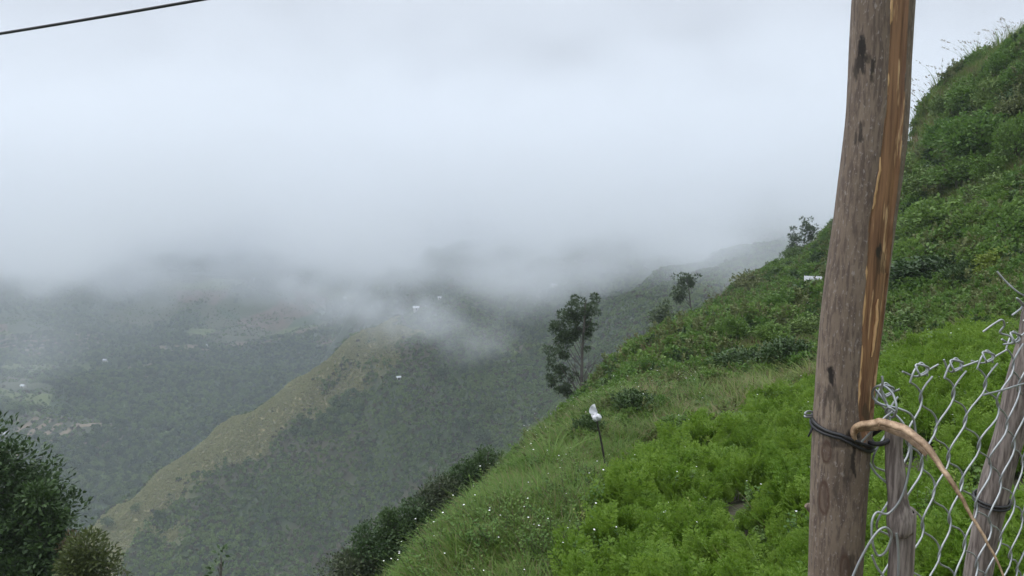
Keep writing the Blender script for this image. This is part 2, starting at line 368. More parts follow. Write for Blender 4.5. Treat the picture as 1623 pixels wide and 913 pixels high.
mist(900, 440, 560, 90, 60, 22, .008, -6, 'veil of mist under the cloud behind the tall tree')

# ------------------------------------------------------------------ plant kit
def leaf_mat(name, c1, c2, trans=.32, rough=.55, c3=None, drift=0):
    m, nt, bs = newmat(name)
    g = N(nt, 'NewGeometry'); oi = N(nt, 'ObjectInfo')
    f = math_(nt, 'ADD', math_(nt, 'MULTIPLY', g.outputs['Random Per Island'], .45), math_(nt, 'MULTIPLY', oi.outputs['Random'], .55))
    if drift:
        f = math_(nt, 'ADD', math_(nt, 'MULTIPLY', f, .5), math_(nt, 'MULTIPLY', rng_(nt, noise(nt, drift, 5, .62, vec=oi.outputs['Location']), .36, .64), .5))
    c = mixc(nt, f, c1, c2)
    if c3: c = mixc(nt, rng_(nt, g.outputs['Random Per Island'], .86, .9), c, c3)
    nt.links.new(c, bs.inputs['Base Color']); bs.inputs['Roughness'].default_value = rough; bs.inputs['Specular IOR Level'].default_value = .3
    tr = N(nt, 'BsdfTranslucent'); ms = N(nt, 'MixShader'); ms.inputs[0].default_value = trans
    nt.links.new(c, tr.inputs['Color']); nt.links.new(bs.outputs[0], ms.inputs[1]); nt.links.new(tr.outputs[0], ms.inputs[2])
    nt.links.new(ms.outputs[0], nt.nodes['Material Output'].inputs['Surface'])
    return m
M_carrot = leaf_mat('carrot_leaf', (.085, .17, .012), (.20, .31, .04), .42)
M_grass = leaf_mat('grass_blade', (.065, .145, .018), (.15, .22, .04), .42, c3=(.18, .16, .07))
M_grass_mid = leaf_mat('slope_grass', (.065, .135, .02), (.24, .285, .075), .4, c3=(.19, .18, .08), drift=1 / 7)
M_straw = leaf_mat('dry_grass', (.13, .10, .05), (.24, .19, .10), .3)
M_rust = leaf_mat('rusty_grass', (.11, .075, .045), (.20, .13, .085), .3)
M_weed = leaf_mat('weed_leaf', (.06, .135, .022), (.14, .22, .045), .4)
M_dark = leaf_mat('dark_leaf', (.028, .058, .016), (.062, .105, .03), .18, .5)
M_olive = leaf_mat('olive_leaf', (.08, .11, .03), (.15, .165, .06), .25)
M_bright = leaf_mat('bright_leaf', (.06, .13, .02), (.12, .20, .035), .35)
M_lime = leaf_mat('lime_leaf', (.13, .20, .025), (.22, .27, .05), .35)
M_euc = leaf_mat('eucalyptus_leaf', (.038, .066, .026), (.08, .11, .045), .2)
M_hill = leaf_mat('hill_tree_leaf', (.026, .055, .016), (.08, .13, .035), .15, drift=1 / 55)
M_hillg = leaf_mat('hill_bush_leaf', (.06, .11, .024), (.17, .24, .06), .2, drift=1 / 55)
M_hillb = leaf_mat('hill_brown_leaf', (.06, .056, .032), (.105, .092, .05), .2, drift=1 / 55)
M_hilll = leaf_mat('hill_pale_leaf', (.075, .12, .035), (.13, .17, .055), .2, drift=1 / 55)
M_fern = leaf_mat('fern_leaf', (.06, .12, .03), (.11, .17, .05), .35)
m_bark, nt_, bs = newmat('grey_bark')
nt_.links.new(mixc(nt_, noise(nt_, 14, 5, .6), (.05, .042, .035), (.15, .135, .115)), bs.inputs['Base Color']); bs.inputs['Roughness'].default_value = .9
m_twig, nt_, bs = newmat('brown_stem'); nt_.links.new(mixc(nt_, noise(nt_, 8), (.045, .035, .02), (.09, .07, .04)), bs.inputs['Base Color']); bs.inputs['Roughness'].default_value = .85
m_petal, nt_, bs = newmat('white_petal'); bs.inputs['Base Color'].default_value = (.75, .75, .72, 1); bs.inputs['Roughness'].default_value = .7

class MB:
    def __init__(s): s.v = []; s.f = []; s.n = 0; s.mi = []
    def add(s, V, F, mi=0):
        V = np.asarray(V, float).reshape(-1, 3); F = np.asarray(F, int); s.v.append(V); s.f.append(F + s.n); s.mi.append(np.full(len(F), mi)); s.n += len(V)
    def mesh(s, name, mats, smooth=True):
        me = bpy.data.meshes.new(name); V = np.concatenate(s.v).astype(np.float32)
        me.vertices.add(len(V)); me.vertices.foreach_set('co', V.ravel())
        lv = np.concatenate([f.ravel() for f in s.f]).astype(np.int32); ct = np.concatenate([np.full(len(f), f.shape[1]) for f in s.f]).astype(np.int32)
        me.loops.add(len(lv)); me.loops.foreach_set('vertex_index', lv)
        me.polygons.add(len(ct)); me.polygons.foreach_set('loop_start', (np.cumsum(ct) - ct).astype(np.int32)); me.polygons.foreach_set('loop_total', ct)
        me.polygons.foreach_set('use_smooth', np.full(len(ct), smooth)); me.polygons.foreach_set('material_index', np.concatenate(s.mi).astype(np.int32))
        me.update(calc_edges=True)
        for m in (mats if isinstance(mats, (list, tuple)) else [mats]): me.materials.append(m)
        return me
    def obj(s, name, mats, parent=None, smooth=True):
        o = bpy.data.objects.new(name, s.mesh(name, mats, smooth)); COL.objects.link(o)
        if parent: o.parent = parent
        return o
def unit(a): return a / np.maximum(np.linalg.norm(a, axis=-1, keepdims=True), 1e-9)
def leaves(mb, P, D, U, L, W, mi=0):
    """Diamond leaves: base P, direction D, face normal about U, length L, width W."""
    n = len(P); D = unit(D); S = unit(np.cross(D, U)); L = np.broadcast_to(L, n)[:, None]; W = np.broadcast_to(W, n)[:, None]
    Nn = np.cross(S, D)
    mid = P + D * L * .45
    V = np.stack([P, mid + S * W * .5 + Nn * W * .14, P + D * L - Nn * L * .12, mid - S * W * .5 + Nn * W * .14], 1)
    mb.add(V, np.arange(n * 4).reshape(n, 4), mi)
def tube(mb, pts, rad, ns=8, mi=0, cap=True):
    P = np.asarray(pts, float); n = len(P); rad = np.broadcast_to(rad, n); T = unit(np.gradient(P, axis=0))
    ref = np.array([0, 0, 1.]) if abs(T[0][2]) < .9 else np.array([1., 0, 0])
    A = unit(np.cross(T[0], ref)); V = []
    for i in range(n):
        A = unit(A - T[i] * (A @ T[i])); B = np.cross(T[i], A); t = np.arange(ns) * 2 * math.pi / ns
        V.append(P[i] + rad[i] * (np.cos(t)[:, None] * A + np.sin(t)[:, None] * B))
    V = np.concatenate(V); F = []
    for i in range(n - 1):
        for j in range(ns): F.append((i * ns + j, i * ns + (j + 1) % ns, (i + 1) * ns + (j + 1) % ns, (i + 1) * ns + j))
    mb.add(V, F, mi)
    if cap:
        c0 = len(V); V2 = np.concatenate([V[:ns], V[-ns:], P[:1], P[-1:]]); F2 = []
        for j in range(ns): F2.append((2 * ns, (j + 1) % ns, j)); F2.append((2 * ns + 1, ns + j, ns + (j + 1) % ns))
        mb.add(V2, F2, mi)
def smooth_path(pts, n):
    P = np.asarray(pts, float); t = np.linspace(0, len(P) - 1, n); i = np.clip(t.astype(int), 0, len(P) - 2); f = (t - i)[:, None]
    Pm = np.concatenate([2 * P[:1] - P[1:2], P, 2 * P[-1:] - P[-2:-1]]); a, b, c, d = Pm[i], Pm[i + 1], Pm[i + 2], Pm[i + 3]
    return .5 * (2 * b + (c - a) * f + (2 * a - 5 * b + 4 * c - d) * f ** 2 + (3 * b - a - 3 * c + d) * f ** 3)
def rdir(n, up=0.0):
    d = rng.normal(size=(n, 3)); d[:, 2] += up; return unit(d)
def clump_leaves(mb, C, rad, n, L, W, mi=0, up=.35, flat=.8):
    """A leafy clump: leaves spread through an uneven ball, thicker near its skin, pointing out and up."""
    d = rdir(n, .25); r = rad * rng.uniform(.25, 1, n) ** .5
    P = C + d * r[:, None] * np.array([1, 1, flat])
    D = unit(d + rdir(n) * .7 + np.array([0, 0, up])); U = rdir(n, 1.2)
    leaves(mb, P, D, U, L * rng.uniform(.6, 1.25, n), W * rng.uniform(.7, 1.2, n), mi)
def bush_mesh(name, mat, h=1.0, wd=1.2, clumps=26, per=70, L=.09, W=.05, seed=0, spiky=0.0, stem=True):
    """Crown of a shrub of height h and width wd standing on z=0: leaf clumps over an uneven dome plus loose shoots."""
    mb = MB(); k = 0; lump = rng.uniform(0, 6.28, 4)
    for i in range(clumps):
        a = rng.uniform(0, 6.28); e = math.asin(rng.uniform(-.15, 1)); rr_ = rng.uniform(.62, 1.0) * (1 + .18 * math.sin(2 * a + lump[0]) + .12 * math.sin(3 * a + lump[1]))
        C = np.array([math.cos(a) * math.cos(e) * wd * .40 * rr_, math.sin(a) * math.cos(e) * wd * .40 * rr_, h * (.34 + .44 * math.sin(e) * rr_)])
        clump_leaves(mb, C, rng.uniform(.16, .3) * min(h, wd), per, L, W)
    for i in range(int(clumps * .7)):
        a = rng.uniform(0, 6.28); e = rng.uniform(.3, 1.5); t = np.array([math.cos(a) * math.cos(e) * wd * .5, math.sin(a) * math.cos(e) * wd * .5, h * (.45 + .5 * math.sin(e))]) * rng.uniform(.9, 1.12 + spiky)
        s = t * np.array([.7, .7, .75]); n = 14; f = rng.uniform(0, 1, n)[:, None]
        leaves(mb, s + (t - s) * f, unit(t - s + rdir(n) * .35 * h), rdir(n, 1), L * rng.uniform(.7, 1.2, n), W)
    return mb.mesh(name, mat)
def stems_mesh(name, h, wd, n=6):
    mb = MB()
    for i in range(n):
        a = rng.uniform(0, 6.28); t = np.array([math.cos(a) * wd * .3, math.sin(a) * wd * .3, h * rng.uniform(.5, .75)])
        tube(mb, smooth_path([[0, 0, -.25 * h], [t[0] * .25, t[1] * .25, h * .25], t], 6), np.linspace(.028, .008, 6) * h, 5)
    return mb.mesh(name, m_twig)
def grass_mesh(name, mat, n=26, h=.4, spread=.14, wd=.009, droop=.5, seg=4, heads=False, mat2=None):
    mb = MB(); t = np.linspace(0, 1, seg + 1); V = []
    for i in range(n):
        a = rng.uniform(0, 6.28); b = rng.uniform(0, spread) ; H = h * rng.uniform(.55, 1.1); dr = droop * rng.uniform(.3, 1.4) * H
        dx, dy = math.cos(a), math.sin(a); lean = rng.uniform(.05, .35) * H
        c = np.stack([dx * (b + lean * t + dr * t ** 2.2), dy * (b + lean * t + dr * t ** 2.2), H * (t - .45 * droop * t ** 2.6)], 1)
        wv = wd * (1 - t ** 1.6 * .96)[:, None] * np.array([[-dy, dx, 0]]); q = np.stack([c - wv, c + wv], 1).reshape(-1, 3)
        mb.add(q, [(2 * k, 2 * k + 1, 2 * k + 3, 2 * k + 2) for k in range(seg)])
        if heads and i % 3 == 0:
            m = 8; f = rng.uniform(0, 1, m); P = c[-1] + (c[-1] - c[-2]) * f[:, None] * .9
            leaves(mb, P, unit(c[-1] - c[-2]) + rdir(m) * .5, rdir(m), .07 * h, .022 * h, 1)
    return mb.mesh(name, [mat, mat2 or M_straw])
def carrot_mesh(name, mat, fronds=11, h=.40):
    """Feathery carrot top: arching fronds, each with paired pinnae cut into small lobes."""
    mb = MB(); V = []
    for i in range(fronds):
        a = rng.uniform(0, 6.28); H = h * rng.uniform(.7, 1.15); lean = rng.uniform(.25, .85) * (0.4 + .6 * (i / fronds))
        t = np.linspace(0, 1, 12)[:, None]; d = np.array([math.cos(a), math.sin(a), 0]); s = np.array([-d[1], d[0], 0]); z = np.array([0, 0, 1.])
        c = d * (lean * H * t ** 1.5) + z * (H * (t - .28 * lean * t ** 2.5)); tube_w = .0022
        q = np.stack([c - s * tube_w, c + s * tube_w], 1).reshape(-1, 3); mb.add(q, [(2 * k, 2 * k + 1, 2 * k + 3, 2 * k + 2) for k in range(11)])
        for k in range(3, 12):
            T = unit(c[k] - c[k - 1]); Nn = np.cross(s, T); pl = H * .27 * (1 - ((k - 4) / 8) * .8) * rng.uniform(.8, 1.15)
            for sg in (-1, 1):
                pd = unit(s * sg + T * .55 + Nn * rng.uniform(-.1, .3)); n = 4; f = np.linspace(.3, 1, n)[:, None]
                P = np.repeat(c[k] + pd * pl * f, 2, 0) ; side = np.cross(pd, Nn); sgn = np.tile([1, -1], n)[:, None]
                D = unit(pd + side * sgn * .9 + rdir(2 * n) * .25)
                leaves(mb, P, D, np.tile(Nn, (2 * n, 1)) + rdir(2 * n) * .3, pl * .42, pl * .23)
        P = c[-2:-1].repeat(5, 0); leaves(mb, P, unit(c[-1] - c[-2]) + rdir(5) * .6, rdir(5), H * .1, H * .045)
    return mb.mesh(name, mat, False)
def weed_mesh(name, mat, h=.5, stems=7, per=16, L=.08, W=.04, flowers=0):
    mb = MB()
    for i in range(stems):
        a = rng.uniform(0, 6.28); H = h * rng.uniform(.6, 1.1); d = np.array([math.cos(a), math.sin(a), 0]) * rng.uniform(.1, .55); t = np.linspace(0, 1, 6)[:, None]
        c = d * H * t ** 1.3 + np.array([0, 0, H]) * t; tube(mb, c, np.linspace(.004, .0015, 6), 4, 1, False)
        f = rng.uniform(.12, 1, per); P = np.stack([np.interp(f, t[:, 0], c[:, j]) for j in range(3)], 1); D = rdir(per, .25); D[:, 2] = np.abs(D[:, 2]) * .6
        leaves(mb, P, D, np.tile([0, 0, 1.], (per, 1)) + rdir(per) * .5, L * rng.uniform(.6, 1.2, per) * (1.15 - .5 * f), W)
        if flowers and i < flowers:
            tip = c[-1] + np.array([0, 0, .03]); n = 7; an = np.arange(n) * 6.283 / n
            D = np.stack([np.cos(an), np.sin(an), np.full(n, .25)], 1); leaves(mb, np.tile(tip, (n, 1)), D, np.tile([0, 0, 1.], (n, 1)), .013, .008, 2)
    return mb.mesh(name, [mat, m_twig, m_petal])
def fern_mesh(name, mat, fronds=8, h=.8):
    mb = MB()
    for i in range(fronds):
        a = i * 6.283 / fronds + rng.uniform(-.3, .3); H = h * rng.uniform(.75, 1.1); d = np.array([math.cos(a), math.sin(a), 0]); s = np.array([-d[1], d[0], 0]); t = np.linspace(0, 1, 18)[:, None]
        c = d * H * (.15 * t + .75 * t ** 1.7) + np.array([0, 0, 1.]) * H * (.95 * t - .55 * t ** 2.6)
        q = np.stack([c - s * .004, c + s * .004], 1).reshape(-1, 3); mb.add(q, [(2 * k, 2 * k + 1, 2 * k + 3, 2 * k + 2) for k in range(17)])
        T = unit(np.gradient(c, axis=0))[3:]; w = H * .24 * np.sin(np.linspace(.35, 3.05, 15)) ** .8; up = np.cross(T, s) * -1
        for sg in (-1, 1):
            D = s * sg + T * .35 + up * .12 + rdir(15) * .12; leaves(mb, c[3:], D, up + rdir(15) * .2, w, w * .3)
    return mb.mesh(name, mat)
def crown_mesh(name, mat, h=5., wd=5., n=300, L=.6, W=.42, lobes=9):
    """Crown of a distant tree: leaf sprays over several uneven lobes."""
    mb = MB()
    for i in range(lobes):
        a = rng.uniform(0, 6.28); rr_ = rng.uniform(0, .33); C = np.array([math.cos(a) * rr_ * wd, math.sin(a) * rr_ * wd, h * rng.uniform(.35, .78)])
        if i == 0: C = np.array([0, 0, h * .75])
        q = n // lobes; d = rdir(q, .35); r = rng.uniform(.2, .30) * wd * rng.uniform(.75, 1, q)
        P = C + d * r[:, None] * np.array([1, 1, .8]); leaves(mb, P - d * L * .3, unit(rdir(q) + d * .2), d + rdir(q) * .45, L * rng.uniform(.7, 1.2, q), W)
    return mb.mesh(name, mat)

# ------------------------------------------------------------------ scattering ground cover (stuff only)
def protos(name, meshes):
    c = bpy.data.collections.new(name)
    for i, me in enumerate(meshes):
        o = bpy.data.objects.new(me.name, me); c.objects.link(o)
    return c
def scatter(name, coll, P, scale, label, cat, tilt=.15, lean=None):
    n = len(P); k = len(coll.objects)
    me = bpy.data.meshes.new(name); me.vertices.add(n); me.vertices.foreach_set('co', np.asarray(P, np.float32).ravel())
    rot = np.stack([rng.normal(0, tilt, n), rng.normal(0, tilt, n), rng.uniform(0, 6.283, n)], 1)
    a = me.attributes.new('turn', 'FLOAT_VECTOR', 'POINT'); a.data.foreach_set('vector', rot.astype(np.float32).ravel())
    a = me.attributes.new('size', 'FLOAT', 'POINT'); a.data.foreach_set('value', np.broadcast_to(scale, n).astype(np.float32))
    a = me.attributes.new('pick', 'INT', 'POINT'); a.data.foreach_set('value', rng.integers(0, k, n).astype(np.int32))
    o = bpy.data.objects.new(name, me); COL.objects.link(o)
    ng = bpy.data.node_groups.new(name + '_scatter', 'GeometryNodeTree')
    ng.interface.new_socket('Geometry', in_out='INPUT', socket_type='NodeSocketGeometry'); ng.interface.new_socket('Geometry', in_out='OUTPUT', socket_type='NodeSocketGeometry')
    gi = ng.nodes.new('NodeGroupInput'); go = ng.nodes.new('NodeGroupOutput')
    ip = ng.nodes.new('GeometryNodeInstanceOnPoints'); ci = ng.nodes.new('GeometryNodeCollectionInfo'); ci.inputs['Collection'].default_value = coll
    ci.inputs['Separate Children'].default_value = True; ci.inputs['Reset Children'].default_value = True
    ip.inputs['Pick Instance'].default_value = True
    def na(nm, t):
        q = ng.nodes.new('GeometryNodeInputNamedAttribute'); q.data_type = t; q.inputs['Name'].default_value = nm; return q.outputs[0]
    er = ng.nodes.new('FunctionNodeEulerToRotation'); L = ng.links.new
    L(na('turn', 'FLOAT_VECTOR'), er.inputs[0]); L(er.outputs[0], ip.inputs['Rotation']); L(na('size', 'FLOAT'), ip.inputs['Scale']); L(na('pick', 'INT'), ip.inputs['Instance Index'])
    L(gi.outputs[0], ip.inputs['Points']); L(ci.outputs[0], ip.inputs['Instance']); L(ip.outputs[0], go.inputs[0])
    md = o.modifiers.new('scatter', 'NODES'); md.node_group = ng
    return tag(o, label, cat, kind='stuff')
def polar_pts(n, az0, az1, r0, r1, zf, p=2.0):
    """Random points; plan density falls as 1/r^p (p=0 even, p=2 even in the logarithm of range)."""
    a = R(1) * rng.uniform(az0, az1, n); u = rng.uniform(0, 1, n)
    r = r0 * (r1 / r0) ** u if p == 2 else (r0 ** (2 - p) + u * (r1 ** (2 - p) - r0 ** (2 - p))) ** (1 / (2 - p))
    x, y = np.sin(a) * r, np.cos(a) * r
    return np.stack([x, y, zf(x, y)], 1)
def in_view(P, m=60):
    P = np.asarray(P)
    px, py = project(P); return (px > -m) & (px < PW + m) & (py > -m) & (py < PH + m)
def hit(px, py, zf=None, r0=4, r1=220):
    """Where the sight line through a pixel meets the land: foot points are read off the photograph this way."""
    zf = zf or near_z; a, b, c = ray(px, py); r = np.geomspace(r0, r1, 3000); d = c * r - zf(a * r, b * r); k = np.argmax(d < 0) if (d < 0).any() else len(r) - 1
    return np.array([a * r[k], b * r[k], float(zf(np.array(a * r[k]), np.array(b * r[k])))])

SHELTER = hit(1298, 474); STICK = hit(962, 757)
def clear_of_things(P):
    # nothing grows under the shelter's roof, on the trodden strip before it, or right at the marker stick
    u = unit2(SHELTER); d = P[:, :2] - SHELTER[:2]; al = d @ u; ac = np.abs(d @ np.array([-u[1], u[0]]))
    return ~((ac < 1.9) & (al > -9) & (al < 2)) & (np.hypot(P[:, 0] - STICK[0], P[:, 1] - STICK[1] + .3) > .42)
def unit2(p): return np.array(p[:2]) / np.hypot(p[0], p[1])
# crop and weed zones, in plan
FIELD = [tuple(hit(*p)[:2]) for p in [(900, 912), (940, 800), (1000, 745), (1090, 705), (1180, 660), (1270, 625)]] + [tuple(at(*p)[:2]) for p in [(1400, 590, 17.5), (1490, 530, 22), (1560, 520, 23), (1680, 600, 15), (1720, 800, 8), (1700, 913, 5.0), (1000, 913, 6.0)]]
def in_field(P): return in_poly(P[:, 0] + .35 * (vnoise(P[:, 0] * 1.5, P[:, 1] * 1.5, 5) - .5) * 2, P[:, 1] + .35 * (vnoise(P[:, 0] * 1.5, P[:, 1] * 1.5, 6) - .5) * 2, FIELD)

# carrots
P = polar_pts(6500, -4, 42, 4.6, 26, near_z, 0); P = P[in_field(P)]
P = P[fbm(P[:, 0] / 1.1, P[:, 1] / 1.1, 91, 3) < .69]; P = P[clear_of_things(P)]; P = P[soil_mask(P[:, 0], P[:, 1]) < .5]
pc = protos('carrot kinds', [carrot_mesh('carrot_top', M_carrot, 11, h) for h in (.40, .44, .36, .42)])
sz = (.75 + .55 * fbm(P[:, 0] / .9, P[:, 1] / .9, 93, 2)) * rng.uniform(.75, 1.4, len(P))
scatter('carrot_foliage', pc, P - [0, 0, .03], sz, 'bright green feathery carrot tops covering the near field', 'carrot crop')
print('carrots', len(P))
P = polar_pts(1500, -4, 42, 5, 26, near_z, .3); P = P[in_field(P)]
pfw = protos('field weed kinds', [weed_mesh('field_weed', M_weed, h, 6, 18, .07, .04, f) for h, f in ((.35, 0), (.45, 1), (.4, 0))] + [weed_mesh('field_weed', M_lime, .42, 4, 14, .05, .03, 0), grass_mesh('field_grass', M_grass, 22, .5, .1, .007, .6)])
scatter('field_weeds', pfw, P, rng.uniform(.6, 1.2, len(P)), 'broad leaved weeds and grass showing between the carrot tops', 'weeds')
# short grass, everywhere on the near slope
pg = protos('grass kinds', [grass_mesh('grass_tuft', M_grass, 26, h, .16, .0075, d) for h, d in ((.34, .5), (.42, .65), (.28, .4))])
P = polar_pts(26000, -16, 10, 7, 36, near_z, 1.2); P = P[~in_field(P) & in_view(P)]; P = P[clear_of_things(P)]
P = P[(soil_mask(P[:, 0], P[:, 1]) < .5) & (rock_mask(P[:, 0], P[:, 1]) < .3)]
scatter('grass', pg, P, rng.uniform(.6, 1.25, len(P)), 'fresh green grass on the edge of the near slope', 'grass'); print('grass', len(P))
pw = protos('weed kinds', [weed_mesh('flowering_weed', M_weed, h, 6, 14, .06, .03, f) for h, f in ((.5, 1), (.42, 0), (.55, 1), (.45, 0), (.5, 0))])
P = polar_pts(2200, -14, 14, 8, 30, near_z, .8); P = P[~in_field(P) & in_view(P)]; P = P[clear_of_things(P)]; P = P[fbm(P[:, 0] / 2, P[:, 1] / 2, 13, 3) > .42]
scatter('wildflowers', pw, P, rng.uniform(.7, 1.3, len(P)), 'straggling weeds with tiny white flowers left of the carrots', 'wildflowers'); print('weeds', len(P))
# coarser cover farther up the slope
pgm = protos('slope grass kinds', [grass_mesh('slope_grass_tuft', M_grass_mid, 30, h, .4, .016, d, 3) for h, d in ((.5, .5), (.65, .7), (.4, .4))] + [grass_mesh('slope_grass_tuft', M_grass, 30, h, .4, .014, .6, 3) for h in (.45, .6, .5)] + [grass_mesh('dry_tuft', M_straw, 26, .6, .3, .013, .5, 3)])
P = polar_pts(60000, 2, 40, 15, 150, near_z, 1.75); P = P[~in_field(P) & in_view(P)]; P = P[HOR_NEAR.sees(P, .8)]; P = P[clear_of_things(P)]; P = P[(soil_mask(P[:, 0], P[:, 1]) < .55) & (rock_mask(P[:, 0], P[:, 1]) < .3)]
scatter('slope_grass', pgm, P, rng.uniform(.6, 1.2, len(P)) * (.55 + np.hypot(P[:, 0], P[:, 1]) / 95), 'rough olive and yellowish grass over the upper hillside', 'grass'); print('slope', len(P))
pu = protos('undergrowth kinds', [bush_mesh('undergrowth_bush', M_weed, .8, 1.3, 16, 36, .13, .075), bush_mesh('undergrowth_bush', M_dark, .7, 1.2, 14, 36, .14, .08), bush_mesh('undergrowth_bush', M_olive, .8, 1.1, 14, 34, .12, .06, spiky=.3),
                              weed_mesh('undergrowth_weed', M_bright, .8, 10, 22, .13, .07), fern_mesh('undergrowth_fern', M_fern, 8, .8), bush_mesh('undergrowth_bush', M_weed, .9, 1.2, 16, 40, .13, .08)])
P = polar_pts(20000, -2, 40, 14, 150, near_z, 1.65); P = P[~in_field(P) & in_view(P)]; P = P[HOR_NEAR.sees(P, 1)]; P = P[fbm(P[:, 0] / 6, P[:, 1] / 6, 71, 4) > .46 - .1 * sstep(40, 22, np.hypot(P[:, 0], P[:, 1]))]; P = P[clear_of_things(P) & (soil_mask(P[:, 0], P[:, 1]) < .5) & (rock_mask(P[:, 0], P[:, 1]) < .3)]
scatter('undergrowth', pu, P - [0, 0, .08], rng.uniform(.6, 1.5, len(P)) * (.40 + .9 * sstep(14, 48, np.hypot(P[:, 0], P[:, 1]))), 'tangled low bracken, fern and weeds over the hillside', 'undergrowth'); print('under', len(P))
# woods and scrub on the spur and the bowl behind it
ph = protos('hill tree kinds', [crown_mesh('hill_tree', m, 5, 5, 330, .75, .5) for m in (M_hill, M_hill, M_hillg, M_hill)] + [crown_mesh('hill_tree', M_hillg, 6.5, 4, 300, .7, .45), crown_mesh('hill_tree', M_hilll, 4.5, 5, 330, .75, .5)])
pb = protos('hill bush kinds', [crown_mesh('hill_bush', m, 1.7, 2.4, 110, .55, .38, 5) for m in (M_hillg, M_hillg, M_hill, M_hillg, M_hillg, M_hillb, M_hillg)])
def mid_pts_(n, seed, lo, hi):
    P = polar_pts(n, -36, 28, 200, 1050, mid_z, 1.7); d = crest_dry(P[:, 0], P[:, 1]); b = brown_mask(P[:, 0], P[:, 1])
    k = fbm(P[:, 0] / 75, P[:, 1] / 75, seed, 5)
    if seed == 81: k = .5 * k + .5 * (1 - gully(P[:, 0], P[:, 1])) + .06 * (fbm(P[:, 0] / 20, P[:, 1] / 20, 85, 3) - .5)
    r_ = np.hypot(P[:, 0], P[:, 1])
    return P[((d < rng.uniform(.05, 1.0, len(d)) ** 1.5) | (k > .66)) & in_view(P) & HOR_MID.sees(P, 5) & (P[:, 2] / r_ > HOR_NEAR.h[np.clip(np.searchsorted(HOR_NEAR.az, np.arctan2(P[:, 0], P[:, 1])), 0, 499), -1] - .03) & (k > lo + .3 * (d > .5) * (seed == 81) + .13 * (b > .3))]
P = mid_pts_(60000, 81, .515, 1); scatter('forest', ph, P - [0, 0, .7], rng.uniform(.3, 1.0, len(P)) ** 1.4 * 1.25, 'dark woodland covering the face of the spur', 'woodland', .08); print('forest', len(P))
P = mid_pts_(170000, 83, -1, 1); scatter('scrub', pb, P - [0, 0, .3], rng.uniform(.5, 1.35, len(P)), 'mixed green and brown scrub between the trees of the spur', 'scrub', .1); print('scrub', len(P))
P = polar_pts(80000, -31, -4, 350, 520, mid_z, 0); P = P[in_view(P) & HOR_MID.sees(P, 1.5)]; P = P[crest_dry(P[:, 0], P[:, 1]) * rng.uniform(.4, 1, len(P)) > .32]
M_crest = leaf_mat('crest_grass', (.21, .235, .085), (.46, .43, .22), .45)
pk_ = protos('crest grass kinds', [crown_mesh('crest_grass', M_crest, .8, 1.5, 70, .5, .2, 4) for _ in range(4)])
scatter('dry_grass', pk_, P - [0, 0, .25], rng.uniform(.5, 1.3, len(P)), 'pale dry grass along the crest of the spur', 'grass', .1); print('crest', len(P))
FARJ = int(np.searchsorted(HOR_MID.lr, math.log(530)))
# far woods
P = polar_pts(60000, -36, 20, 560, 2300, far_z, 1.7); P = P[in_view(P)]; P = P[P[:, 2] / np.hypot(P[:, 0], P[:, 1]) > HOR_MID.h[np.clip(np.searchsorted(HOR_MID.az, np.arctan2(P[:, 0], P[:, 1])), 0, 499), FARJ] - .02]; P = P[far_wood(P[:, 0], P[:, 1]) > rng.uniform(.25, .75, len(P))]
scatter('distant_woods', ph, P - [0, 0, .8], rng.uniform(.8, 1.7, len(P)), 'hazy blue woodland on the far side of the valley', 'woodland', .08); print('far', len(P))
P = polar_pts(50000, -36, 20, 560, 2000, far_z, 1.6); P = P[in_view(P)]; P = P[P[:, 2] / np.hypot(P[:, 0], P[:, 1]) > HOR_MID.h[np.clip(np.searchsorted(HOR_MID.az, np.arctan2(P[:, 0], P[:, 1])), 0, 499), FARJ] - .02]; P = P[fbm(P[:, 0] / 45, P[:, 1] / 45, 131, 4) > .44]
scatter('distant_scrub', pb, P - [0, 0, .3], rng.uniform(.7, 2.0, len(P)), 'dots of scrub and hedge over the far fields', 'scrub', .08)

# ------------------------------------------------------------------ things: shrubs, grass clumps, trees
def empty(name, loc, label, cat, group=None):
    o = bpy.data.objects.new(name, None); COL.objects.link(o); o.location = loc; o.empty_display_size = .2
    return tag(o, label, cat, group)
def link(name, me, parent, scale=(1, 1, 1), rz=0.0):
    o = bpy.data.objects.new(name, me); COL.objects.link(o); o.parent = parent; o.scale = scale; o.rotation_euler = (0, 0, rz); return o
def mpx(P): return (P[1] * CP - P[2] * SP) / FPX          # metres per photograph pixel at a point
BK = {}
for k, m, sp_ in (('dark', M_dark, 0), ('green', M_weed, 0), ('bright', M_bright, .15), ('olive', M_olive, .2), ('lime', M_lime, .1), ('mid', M_hillg, .1)):
    BK[k] = [bush_mesh(k + '_bush_crown', m, 1, 1.2, 46, 60, .085, .05, spiky=sp_) for _ in range(2)]
STEM = [stems_mesh('bush_stems', 1, 1.2, 7) for _ in range(2)]
def bush(px, py, wpx, hpx, kind, label, name='bush', cat='bush'):
    P = hit(px, py); q = mpx(P); o = empty(name, P - [0, 0, .06], label, cat); s = (wpx * q / 1.1, wpx * q / 1.1, hpx * q * 1.15)
    rz = rng.uniform(0, 6.28); link('crown', BK[kind][int(rng.integers(2))], o, s, rz); link('stems', STEM[int(rng.integers(2))], o, s, rz); return o
